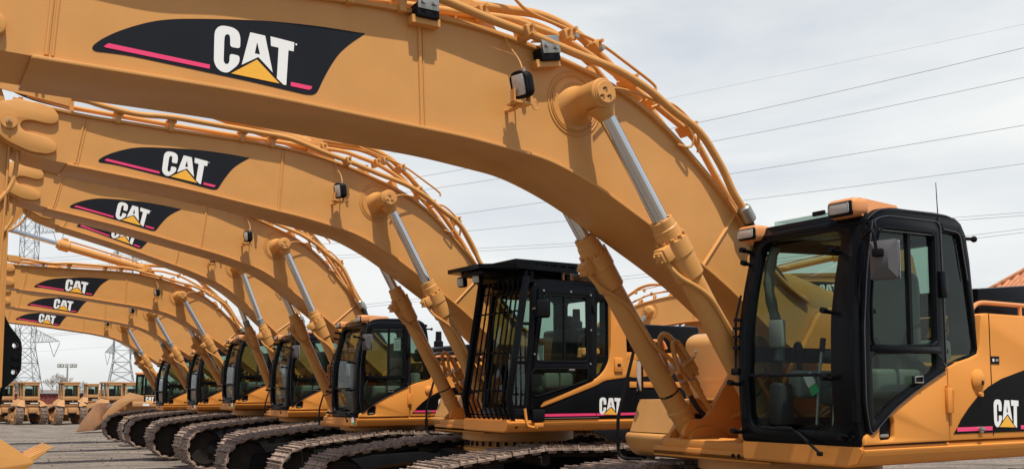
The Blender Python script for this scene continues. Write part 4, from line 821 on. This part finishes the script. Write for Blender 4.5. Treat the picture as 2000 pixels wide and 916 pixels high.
# ================================================================ the place
def groundz(x, y):
    s = min(1, max(0, (y-30)/34)); s = s*s*(3-2*s); return -.55*s
def ground():
    b = bmesh.new(); ys = []; y = -40
    while y < 70: ys.append(y); y += .35 if -1 < y < 34 else 1.5
    ys += [80, 100, 140, 200, 320, 600, 1200, 3000]
    xs = [-2500, -1000, -500, -250, -140, -90, -60, -44]+[-32+i*.35 for i in range(150)]+[24, 32, 45, 60, 90, 140, 250, 500, 1000, 2500]
    G = []
    for y in ys:
        row = []
        for x in xs:
            z = groundz(x, y)
            if -1 < y < 72 and -40 < x < 24:
                v = x*sin(-TH)+y*cos(TH)                      # ruts run along the machines' heading
                h = noise.noise(Vector((x*.12+y*.05, v*1.6, 0)))*.035+noise.noise(Vector((x*.9, y*.9, 3)))*.02+noise.noise(Vector((x*3.1, y*3.1, 5)))*.012
                z += h-.03
            row.append(b.verts.new((x, y, z)))
        G.append(row)
    for j in range(len(ys)-1):
        for i in range(len(xs)-1): b.faces.new([G[j][i], G[j][i+1], G[j+1][i+1], G[j+1][i]])
    me = bpy.data.meshes.new('ground'); b.to_mesh(me); b.free()
    for p in me.polygons: p.use_smooth = True
    m = bpy.data.materials.new('gravel_mud'); m.use_nodes = True; t = m.node_tree; p = t.nodes['Principled BSDF']; p.inputs['Roughness'].default_value = .95
    c = t.nodes.new('ShaderNodeTexCoord'); mp = t.nodes.new('ShaderNodeMapping'); mp.inputs['Rotation'].default_value = (0, 0, -TH); mp.inputs['Scale'].default_value = (.25, 1.3, 1)
    t.links.new(c.outputs['Object'], mp.inputs[0])
    n1 = t.nodes.new('ShaderNodeTexNoise'); n1.inputs['Scale'].default_value = 1.2; n1.inputs['Detail'].default_value = 8; n1.inputs['Roughness'].default_value = .6; t.links.new(mp.outputs[0], n1.inputs[0])
    n2 = t.nodes.new('ShaderNodeTexNoise'); n2.inputs['Scale'].default_value = 14; n2.inputs['Detail'].default_value = 8; n2.inputs['Roughness'].default_value = .7; t.links.new(c.outputs['Object'], n2.inputs[0])
    vo = t.nodes.new('ShaderNodeTexVoronoi'); vo.inputs['Scale'].default_value = 16; t.links.new(c.outputs['Object'], vo.inputs[0])
    r = t.nodes.new('ShaderNodeValToRGB'); e = r.color_ramp.elements; e[0].position = .32; e[0].color = (.11, .086, .067, 1); e[1].position = .68; e[1].color = (.31, .252, .20, 1)
    t.links.new(n1.outputs[0], r.inputs[0])
    r2 = t.nodes.new('ShaderNodeValToRGB'); e = r2.color_ramp.elements; e[0].position = .35; e[0].color = (.42, .42, .42, 1); e[1].position = .68; e[1].color = (1.35, 1.33, 1.3, 1)
    t.links.new(n2.outputs[0], r2.inputs[0])
    mm = t.nodes.new('ShaderNodeMix'); mm.data_type = 'RGBA'; mm.blend_type = 'MULTIPLY'; mm.inputs[0].default_value = 1
    t.links.new(r.outputs[0], mm.inputs[6]); t.links.new(r2.outputs[0], mm.inputs[7]); t.links.new(mm.outputs[2], p.inputs['Base Color'])
    ad = t.nodes.new('ShaderNodeMath'); ad.operation = 'MULTIPLY_ADD'; ad.inputs[1].default_value = -.5; t.links.new(vo.outputs['Distance'], ad.inputs[0]); t.links.new(n2.outputs[0], ad.inputs[2])
    bp = t.nodes.new('ShaderNodeBump'); bp.inputs['Strength'].default_value = .9; bp.inputs['Distance'].default_value = .05
    t.links.new(ad.outputs[0], bp.inputs['Height']); t.links.new(bp.outputs[0], p.inputs['Normal'])
    me.materials.append(m); o = bpy.data.objects.new('ground', me); COL.objects.link(o); o['kind'] = 'structure'
ground()
def b_stones(b):
    rnd = random.Random(5)
    for k in range(900):
        y = rnd.uniform(11, 40); x = -y*.5+rnd.uniform(-3, 9); r = rnd.uniform(.01, .035); q = bmesh.new(); bmesh.ops.create_icosphere(q, subdivisions=1, radius=r)
        for v in q.verts: v.co *= rnd.uniform(.7, 1.2); v.co.z *= .6; v.co += Vector((x, y, groundz(x, y)-.01))
        b._take(q, STONE)
STONE = mat('stone', (.24, .20, .165), .9, var=.3)
solo('gravel', b_stones, kind='stuff', label='loose stones scattered on the muddy yard', cat='gravel')

# ---------------- the row
excavator(1, -6.608, 5.444, .394, -.018, .002, 'nearest excavator, its boom crossing the top of the photo, black cab filling the right side',
          opts=dict(mirror=1, antenna=1, tall=1, paper=1), stick=.6, curl=.5)
excavator(2, -7.343, 10.757, .400, .081, .003, 'second excavator, its cab caged in black guard bars under a black roof guard', cab='guard', stick=.03, curl=-.3)
excavator(3, -7.572, 15.493, .311, .152, -.002, 'third excavator, just left of the caged cab, a white notice in its side window', opts=dict(sticker=1, tag=1, mirror2=1), stick=.0, curl=.12)
excavator(4, -8.140, 20.275, .332, .233, -.015, 'fourth excavator from the right, its boom emblem half hidden, pale wrap on its cylinder rods', opts=dict(wrap=1, mirror2=1), stick=.6)
excavator(5, -8.276, 24.21, .426, .063, -.001, 'fifth excavator, its boom carries the upper of the three stacked far emblems', opts=dict(tag=1), stick=.4)
excavator(6, -8.612, 28.872, .312, .072, -.009, 'sixth excavator, its boom carries the middle of the three stacked far emblems', opts=dict(tag=1, wrap=1), stick=.4)
excavator(7, -8.806, 33.67, .232, .071, -.006, 'farthest excavator of the row, its boom carries the lowest of the three far emblems', opts=dict(wrap=1), stick=.4)
for o in bpy.data.objects:                          # the coupler plates belong to the third machine's stick
    if o.get('label', '').startswith('third'):
        st = [c for c in o.children if c.name.startswith('stick') and not c.name.startswith('stick_')][0]
        part('coupler_bracket', 'bracket', b_bracket, st, label='black coupler bracket with two round holes')

def unproj(x, y, dep):
    c, s = cos(.08372), sin(.08372); X = (x-1000)/1900.43; Z = -(y-600)/1900.43
    v = Vector((X, c-Z*s, s+Z*c)); v *= dep/v.y; return v+Vector((0, 0, EYE))
# ---------------- two machines of the next row, facing the other way
def facing(px, py, dep, phi, yaw, i, label):
    w = unproj(px, py, dep); c, s = cos(phi), sin(phi); u = PIN[0]*c-PIN[1]*s; v = FZ+PIN[0]*s+PIN[1]*c
    R = Matrix.Rotation(yaw, 3, 'Z'); off = R@Vector((u, -BW, 0))
    excavator(i, 0, 0, .394, phi, 0, label, flip=yaw, loc=(w.x-off.x, w.y-off.y, w.z-v), group='excavators of the next row facing the other way', stick=1.15 if i == 8 else .2)
facing(1268, 607, 27, .02, -.25, 8, 'excavator facing right, its hump showing between the lift cylinders of the nearest machine')
facing(1449, 574, 27, .05, -.20, 9, 'excavator facing right, seen through the windscreen of the nearest cab')

# ---------------- bulldozers
def b_dtrack(b): b_track([(1.35,.42),(1.3,.7),(1.05,.86),(.2,.95),(-.75,1.05),(-1.12,1.0),(-1.38,.78),(-1.42,.5),(-1.3,.2),(-1.05,.04),(0,.02),(1.0,.04),(1.25,.18)], pitch=.17, w=.55, th=.03, mlink=False)(b)
def b_dframe(b):
    b.plate(OLDP, [(-1.2,.2),(-1.3,.6),(-.9,.75),(.9,.6),(1.2,.5),(1.2,.3),(.9,.15),(-.9,.15)], -.2, .2, fmap=lambda x, y, z: (x, -z, y), bev=.03)
    b.lathe(OLDP, (-1.02,-.32,.62), (-1.02,.32,.62), [(0,.12),(.1,.25),(.9,.25),(1,.12)], 20); b.lathe(OLDP, (1.0,-.25,.45), (1.0,.25,.45), [(0,.1),(.1,.28),(.9,.28),(1,.1)], 20)
    for k in range(5): b.cyl(OLDP, (-.75+k*.35,-.27,.2), (-.75+k*.35,.27,.2), .12, n=12)
def b_dbody(b):
    b.hull(OLDP, [(-1.35,-.55,.55),(.1,-.55,.55),(.1,.55,.55),(-1.35,.55,.55),(-1.2,-.5,1.25),(.1,-.5,1.25),(.1,.5,1.25),(-1.2,.5,1.25)])
    b.box(OLDP, (-.45,0,1.12), (1.5,1.9,.14), bev=.05)
    for s in (-1, 1): b.hull(OLDP, [(-1.3,s*.55,.98),(.3,s*.55,.98),(.3,s*1.15,1.05),(-1.3,s*1.15,1.05),(-1.0,s*.5,1.42),(.2,s*.5,1.5),(.2,s*.95,1.3),(-1.0,s*.95,1.25)])
    b.box(BLACKM, (-1.36,0,1.18), (.06,1.1,.14), bev=.02); b.box(FILMW, (-1.395,-.12,1.18), (.005,.62,.05))
    b.box(OLDP, (-1.45,0,.78), (.5,.7,.3), bev=.05); b.box(BLACKM, (-1.42,0,.5), (.3,.5,.3), bev=.03)
def b_dhood(b):
    b.hull(OLDP, [(.1,-.45,.8),(1.35,-.42,.7),(1.35,.42,.7),(.1,.45,.8),(.1,-.42,1.5),(1.35,-.38,1.38),(1.35,.38,1.38),(.1,.42,1.5)])
    b.lathe(BLACKM, (.75,.05,1.4), (.75,.05,2.0), [(0,.07),(.5,.07),(.55,.045),(.9,.045),(1,.06)], 12); b.box(BLACKM, (1.37,0,1.05), (.03,.7,.55))
def b_dcab(b):
    for x in (-.98, -.35, .35):
        for s in (-1, 1): b.hull(OLDP, [(x-.07,s*.58-.06,1.4),(x+.07,s*.58-.06,1.4),(x+.07,s*.58+.06,1.4),(x-.07,s*.58+.06,1.4),(x*.86-.06,s*.55-.06,2.3),(x*.86+.06,s*.55-.06,2.3),(x*.86+.06,s*.55+.06,2.3),(x*.86-.06,s*.55+.06,2.3)])
    b.box(OLDP, (-.28,0,2.34), (1.45,1.36,.10), bev=.03); b.box(OLDP, (-.3,0,1.45), (1.4,1.3,.22), bev=.04); b.box(OLDP, (-.95,0,2.24), (.07,1.1,.1)); b.box(INTER, (-.3,0,1.75), (.4,.5,.5), bev=.08); b.box(BLACKM, (-.3,0,2.2), (1.1,1.0,.1))
    for s in (-.85, .85): b.cyl(BLACKM, (-.93,s*.6,2.3), (-.93,s*.6,2.2), .05, n=10)
def b_dglass(b): b.box(GLASS, (-.94,0,1.88), (.01,1.0,.66))
def b_dglass2(s, x): return lambda b: b.box(GLASS, (x,s*.57,1.88), (.49,.01,.66))
def b_blade(b):
    prof = [(1.75,.1),(1.68,.4),(1.68,.75),(1.8,1.1),(1.86,1.1),(1.76,.75),(1.76,.4),(1.83,.1)]
    b.plate(OLDP, prof, -1.6, 1.6, fmap=lambda x, y, z: (x, z, y))
    for s in (-1, 1): b.hull(OLDP, [(-.2,s*1.3-.07,.3),(1.7,s*1.3-.07,.25),(1.7,s*1.3+.07,.25),(-.2,s*1.3+.07,.3),(-.2,s*1.3-.07,.48),(1.7,s*1.3-.07,.43),(1.7,s*1.3+.07,.43),(-.2,s*1.3+.07,.48)])
def bulldozer(px, dep, yaw, label, sc=1.0, dz=0):
    w = unproj(px, 800, dep); r = thing('bulldozer', label, 'bulldozer', (w.x, w.y, groundz(w.x, w.y)+dz), yaw, 'bulldozers parked across the yard'); r.scale = (sc*.86, sc*.80, sc*1.14)
    for s in (-.92, .92):
        t = part('track', 'dtrack', b_dtrack, r, (0,s,0)); part('track_frame', 'dframe', b_dframe, t)
    part('body', 'dbody', b_dbody, r); part('engine_hood', 'dhood', b_dhood, r); part('blade', 'dblade', b_blade, r)
    c = part('cab', 'dcab', b_dcab, r); part('window_pane', 'dg1', b_dglass, c); [part('window_pane', 'dg%d%d' % (s, x*10), b_dglass2(s, x), c) for s in (-1, 1) for x in (-.64, .0)]
YAW = radians(126)
bulldozer(52, 65, YAW+.12, 'bulldozer seen from behind, leftmost of those across the yard, right beside the hanging stick', 1.02)
bulldozer(131, 65.5, YAW+.05, 'bulldozer seen from behind, second from the left across the yard, under the white light mast', 1.02)
bulldozer(213, 66, YAW+.16, 'bulldozer seen from behind, standing just behind the loader bucket', 1.02)
bulldozer(254, 68, YAW-.08, 'bulldozer whose cab shows left of the loader cab, above the loader arms', 1.02)
bulldozer(6, 66, YAW, 'bulldozer mostly hidden by the hanging stick at the left edge', 1.02)
bulldozer(176, 86, YAW, 'farther bulldozer with only its cab roof showing between two nearer ones', 1.02)

# ---------------- track loader
RUST = mat('worn_rusty_tan', (.36, .17, .075), .7, dust=.6, dcol=(.26, .17, .12), var=.2, spec=.2, vscale=2)
def b_lbucket(b):
    prof = [(2.15,.05),(3.0,.0),(3.12,.03),(2.25,.12),(2.0,.35),(1.98,.8),(2.12,1.18),(2.05,1.2),(1.88,.85),(1.88,.3)]
    b.plate(RUST, prof, -1.25, 1.25, fmap=lambda x, y, z: (x, z, y), bev=.01)
    for s in (-1.25, 1.25): b.plate(RUST, [(2.12,1.18),(1.95,.8),(1.95,.3),(2.2,.05),(3.05,.02),(2.9,.35)], s-.03, s+.03, fmap=lambda x, y, z: (x, z, y), bev=.008)
    for k in range(9): y = -1.15+k*.2875; b.hull(RUST, [(2.95,y-.05,.0),(3.28,y-.03,.02),(3.28,y+.03,.02),(2.95,y+.05,.0),(2.95,y-.05,.08),(3.28,y-.02,.04),(3.28,y+.02,.04),(2.95,y+.05,.08)]); b.box(RUST, (1.95,y,.75), (.12,.05,.8), Matrix.Rotation(.15, 3, 'Y'))
def b_larms(b):
    for s in (-.75, .75):
        b.plate(OLDP, [(-.3,1.5),(.5,1.65),(1.3,1.2),(1.95,.55),(1.85,.35),(1.1,.85),(.4,1.25),(-.3,1.2)], s-.06, s+.06, fmap=lambda x, y, z: (x, z, y), bev=.015)
        b.cyl(OLDP, (0,s*.8,1.2), (1.0,s*.8,1.35), .07); b.cyl(CHROME, (1.0,s*.8,1.35), (1.7,s*.8,1.0), .035)
    b.box(OLDP, (1.2,0,.95), (.2,1.5,.2), bev=.04)
def b_lbody(b):
    b.box(OLDP, (-.9,0,1.15), (2.2,1.3,.75), bev=.08); b.hull(OLDP, [(.1,-.55,.7),(.9,-.5,.7),(.9,.5,.7),(.1,.55,.7),(.1,-.55,1.5),(.5,-.5,1.25),(.5,.5,1.25),(.1,.55,1.5)]); b.box(OLDP, (-.35,0,1.14), (1.3,1.75,.22), bev=.05)
    b.box(FILMW, (-.45,.88,1.12), (.34,.01,.09)); b.box(PAINT, (-.62,.77,1.36), (.5,.02,.34))
def b_lcab(b):
    for x, s in ((-.85,-1), (-.85,1), (.15,-1), (.15,1), (-.38,1), (-.38,-1)):
        b.hull(BLACK, [(x-.05,s*.74-.05,1.25),(x+.05,s*.74-.05,1.25),(x+.05,s*.74+.05,1.25),(x-.05,s*.74+.05,1.25),(x*.9-.07,s*.68-.05,2.42),(x*.9+.03,s*.68-.05,2.42),(x*.9+.03,s*.68+.05,2.42),(x*.9-.07,s*.68+.05,2.42)])
    b.box(PAINT2, (-.4,0,2.47), (1.25,1.5,.10), bev=.03); b.box(BLACK, (-.38,0,2.38), (1.05,1.4,.08)); b.box(INTER, (-.4,0,1.6), (.4,.5,.6), bev=.08); b.box(BLACK, (-.3,0,1.30), (1.1,1.5,.1))
def b_lglass(b):
    b.box(GLASS, (-.1,.72,1.86), (.5,.01,1.0)); b.box(GLASS, (-.62,.72,1.95), (.42,.01,.85)); b.box(GLASS, (.16,0,1.86), (.01,1.35,1.0)); b.box(GLASS, (-.1,-.72,1.86), (.5,.01,1.0)); b.box(GLASS, (-.62,-.72,1.95), (.42,.01,.85))
def b_ltext(b):
    fm = lambda x, y, z: (-x, z, y)
    def fx(x, y): return (.40+x*.44, 1.24+y*.22)
    b.plate(DBLK, [(.38,1.2),(.88,1.2),(.88,1.5),(.38,1.5)], .781, .783, fmap=fm)
    for k, m in (('C', DWHT), ('A', DWHT), ('T', DWHT), ('Y', DYEL)): b.plate(m, [fx(*norm_letter(p)) for p in DK[k]], .785, .787, fmap=fm)
    b.plate(REDP, [(.4,1.13),(.86,1.13),(.86,1.18),(.4,1.18)], .781, .783, fmap=fm)
w = unproj(276, 800, 46)
r = thing('track_loader', 'tracked loader with a wide toothed bucket lowered to the ground and a black-framed cab', 'loader', (w.x, w.y, groundz(w.x, w.y)+.08), radians(190)); r.scale = (.82, 1.0, 1.07)
for s in (-.9, .9):
    t = part('track', 'ltrack', b_track([(1.25,.4),(1.2,.62),(.95,.78),(0,.82),(-.95,.85),(-1.2,.75),(-1.4,.5),(-1.3,.2),(-1.0,.03),(.9,.03),(1.15,.18)], .17, .5, .03, False), r, (0,s,0)); part('track_frame', 'dframe', b_dframe, t)
part('bucket', 'lbucket', b_lbucket, r); part('lift_arms', 'larms', b_larms, r); bo = part('body', 'lbody', b_lbody, r); part('decal', 'ltext', b_ltext, bo)
c = part('cab', 'lcab', b_lcab, r); part('window_pane', 'lglass', b_lglass, c)

# ---------------- pylons, mast, wires
STEEL = mat('pylon_steel', (.22, .23, .24), .7, var=.1)
def lattice(b, z0, z1, w0, w1, n, r, cx=0, bays=None):
    for k in range(n):
        a = z0+(z1-z0)*k/n; c = z0+(z1-z0)*(k+1)/n; wa = w0+(w1-w0)*k/n; wc = w0+(w1-w0)*(k+1)/n
        A = [(cx+sx*wa, sy*wa, a) for sx, sy in ((-1,-1),(1,-1),(1,1),(-1,1))]; C = [(cx+sx*wc, sy*wc, c) for sx, sy in ((-1,-1),(1,-1),(1,1),(-1,1))]
        for i in range(4):
            j = (i+1) % 4; b.cyl(STEEL, A[i], C[i], r*1.3, n=5); b.cyl(STEEL, A[i], C[j], r, n=4); b.cyl(STEEL, A[j], C[i], r, n=4); b.cyl(STEEL, C[i], C[j], r, n=4)
def b_tower(h, w0, w1, base, r): return lambda b: (lattice(b, 0, base, w0, w1*1.15, 4, r), lattice(b, base, h, w1*1.15, w1, int((h-base)/2.2), r*.8), lattice(b, h, h+3, w1, .1, 2, r*.8))
def b_arm(span, w, r):
    def f(b):
        for s in (-1, 1):
            tip = Vector((s*span, 0, .2)); n = 7
            for sy in (-1, 1):
                lo = Vector((s*w, sy*w, 0)); hi = Vector((s*w, sy*w, 2.2)); b.cyl(STEEL, lo, tip, r, n=4); b.cyl(STEEL, hi, tip, r, n=4)
                for k in range(n):
                    p = lo.lerp(tip, k/n); q = hi.lerp(tip, (k+.5)/n); q2 = lo.lerp(tip, (k+1)/n); b.cyl(STEEL, p, q, r*.7, n=4); b.cyl(STEEL, q, q2, r*.7, n=4)
            for k in range(n): b.cyl(STEEL, Vector((s*w,-w,0)).lerp(tip, k/n), Vector((s*w,w,0)).lerp(tip, k/n), r*.6, n=4)
    return f
def b_ins(span, s):
    def f(b):
        for t in (span,): b.tube(STEEL, [(s*t,0,0), (s*(t-span*.16),0,-2.2)], .05, 5); b.tube(STEEL, [(s*(t-span*.32),0,.2), (s*(t-span*.16),0,-2.2)], .05, 5)
    return f
def pylon(px, dep, h, w0, w1, base, arms, span, r, label, yaw):
    w = unproj(px, 760, dep); o = thing('pylon', label, 'pylon', (w.x, dep, -1), yaw, 'lattice power pylons beyond the yard')
    key = 'py%d' % px; part('tower', key, b_tower(h, w0, w1, base, r), o)
    for z in arms: part('crossarm', key+'arm', b_arm(span, w1, r*.8), o, (0,0,z)); [part('insulator_string', key+'ins%d' % q, b_ins(span, q), o, (0,0,z)) for q in (-1, 1)]
pylon(46, 150, 42, 2.5, 1.0, 9, (9.9, 20.6, 27.0), 5.0, .05, 'tall lattice pylon at the far left, behind the hanging stick and hoses', .15)
pylon(236, 190, 38, 2.9, 1.35, 8, (9.6, 20, 28), 3.1, .055, 'lattice pylon standing under the row of far booms, right of the white light mast', .3)
def b_wire(p0, p1, sag, r):
    def f(b):
        a = Vector(p0); c = Vector(p1); L = []
        for k in range(25):
            t = k/24; p = a.lerp(c, t); p.z -= sag*4*t*(1-t); L.append(p)
        b.tube(STEEL, L, r, 5)
    return f
WIRE = [((60,432,150), (2000,94,72), .9, 'highest and boldest'), ((100,436,152), (2000,152,79), .9, 'second boldest'), ((45,507,150), (2000,245,75), .5, 'third bold'),
        ((95,509,152), (2000,320,88), .5, 'fourth bold'), ((20,520,150), (2000,415,100), .3, 'upper of the close low pair'), ((30,525,155), (2000,421,100), .3, 'lower of the close low pair'),
        ((70,655,150), (2000,447,95), .2, 'upper of the lowest pair'), ((100,656,150), (2000,454,95), .2, 'lower of the lowest pair'), ((236,675,190), (-200,700,190), .2, 'far span between the two pylons'), ((60,432,150), (2000,48,120), .6, 'faint topmost')]
for k, (a, c, s, t) in enumerate(WIRE):
    solo('power_line', b_wire(unproj(*a), unproj(*c), s*3 if k < 8 else s, .022 if k < 8 else .014), t+' power line of those crossing the sky', 'power line', 'power lines strung across the sky')
def b_mast(b):
    b.cyl(LGREY, (0,0,-3), (0,0,5.2), .24, .15, n=12); b.box(FILMW, (0,0,5.0), (3.0,.15,.1)); b.box(FILMW, (0,0,5.7), (3.6,.12,.08))
def b_mastlamp(b): b.box(LGREY, (0,0,0), (.62,.3,.75), bev=.06); b.box(LENS, (0,-.16,0), (.45,.02,.5))
w = unproj(130, 770, 120); r = thing('light_mast', 'white floodlight mast with a row of square lamps behind the bulldozers', 'light mast', (w.x, w.y, 1.3), 0); r.scale = (.62, .62, .62)
part('pole', 'mast', b_mast, r)
for k, x in enumerate((-1.75, -1.05, -.2, .75, 1.5)): part('floodlight', 'mastlamp', b_mastlamp, r, (x,0,5.35))

# ---------------- far background: red sheds, a tiled building, bare trees
REDSH = mat('red_shed_paint', (.20, .045, .035), .8, var=.25); TILE = mat('clay_tile', (.52, .20, .08), .7, var=.3); CREAM = mat('cream_wall', (.45, .42, .36), .8)
def b_shed(b): b.box(REDSH, (0,0,.9), (16,6,1.8)); [b.box(REDSH, (-7.6+k*.5,-3.03,.9), (.12,.06,1.7)) for k in range(31)]
def b_shedroof(b): b.box(STEEL, (0,0,1.86), (16.4,6.4,.10))
for k, (px, dep, t) in enumerate(((40, 118, 'long low red shed behind the leftmost bulldozers'), (190, 125, 'long low red shed behind the middle bulldozers'), (330, 120, 'long low red shed behind the loader'))):
    w = unproj(px, 770, dep); r = thing('shed', t, 'shed', (w.x, w.y, -.6), .1*k-.1, 'low red sheds across the yard'); part('wall', 'shedw', b_shed, r); part('roof', 'shedr', b_shedroof, r)
def b_house(b): b.box(CREAM, (0,0,3.6), (14,10,7.2))
def b_hroof(b):
    b.hull(TILE, [(-7.5,-5.4,7.0),(7.5,-5.4,7.0),(7.5,5.4,7.0),(-7.5,5.4,7.0),(-3.6,-.15,10.2),(3.6,-.15,10.2),(3.6,.15,10.2),(-3.6,.15,10.2)])
    for k in range(29):                            # rolls of tiles on the left hip and the front slope
        y = -5.3+k*.38; t = 1-abs(y)/5.4; b.tube(TILE, [(-7.5,y,7.06), (-7.5+3.9*t,y,7.06+3.2*t)], .12, 6)
    for k in range(38):
        x = -7.3+k*.395; t = min(1, (7.5-abs(x))/3.9); b.tube(TILE, [(x,-5.4,7.06), (x,-5.4+5.25*t,7.06+3.2*t)], .12, 6)
    for a, c in (((-7.5,-5.4,7.1),(-3.6,0,10.3)), ((-7.5,5.4,7.1),(-3.6,0,10.3)), ((7.5,-5.4,7.1),(3.6,0,10.3)), ((-3.6,0,10.3),(3.6,0,10.3))): b.cyl(TILE, a, c, .18, n=8)
w = unproj(2300, 700, 52); r = thing('house', 'building with an orange clay tiled roof showing over the black hood at the right edge', 'house', (w.x, w.y, -.5), .25); r.scale = (1, 1, 1.08); part('wall', 'housew', b_house, r); part('roof', 'houser', b_hroof, r)
BARK = mat('bare_twigs', (.30, .26, .22), .9)
def b_tree(seed):
    def f(b):
        rnd = random.Random(seed)
        def grow(p, d, L, r, lv):
            q = p+d*L; b.cyl(BARK, p, q, r, r*.7, n=4, cap=False)
            if lv == 0: return
            for k in range(4 if lv > 1 else 5):
                e = (d+Vector((rnd.uniform(-.8,.8), rnd.uniform(-.8,.8), rnd.uniform(-.1,.6)))).normalized(); grow(q, e, L*rnd.uniform(.6,.82), r*.6, lv-1)
        grow(Vector((0,0,0)), Vector((0,0,1)), 1.5, .14, 5)
    return f
for k, (px, dep, sc) in enumerate(((108, 128, .75), (345, 125, .7), (20, 130, .65), (290, 140, .6), (160, 150, .6))):
    w = unproj(px, 765, dep)
    o = solo('bare_tree', b_tree(k % 2), ['bare brown tree showing above the second bulldozer', 'bare tree behind the loader cab', 'bare tree low at the far left edge', 'bare tree between the pylon and the loader', 'small bare tree between two bulldozers'][k], 'tree', 'bare trees behind the yard', loc=(w.x, w.y, -.6), key='tree%d' % (k % 2)); o.scale = (sc*1.15,)*3
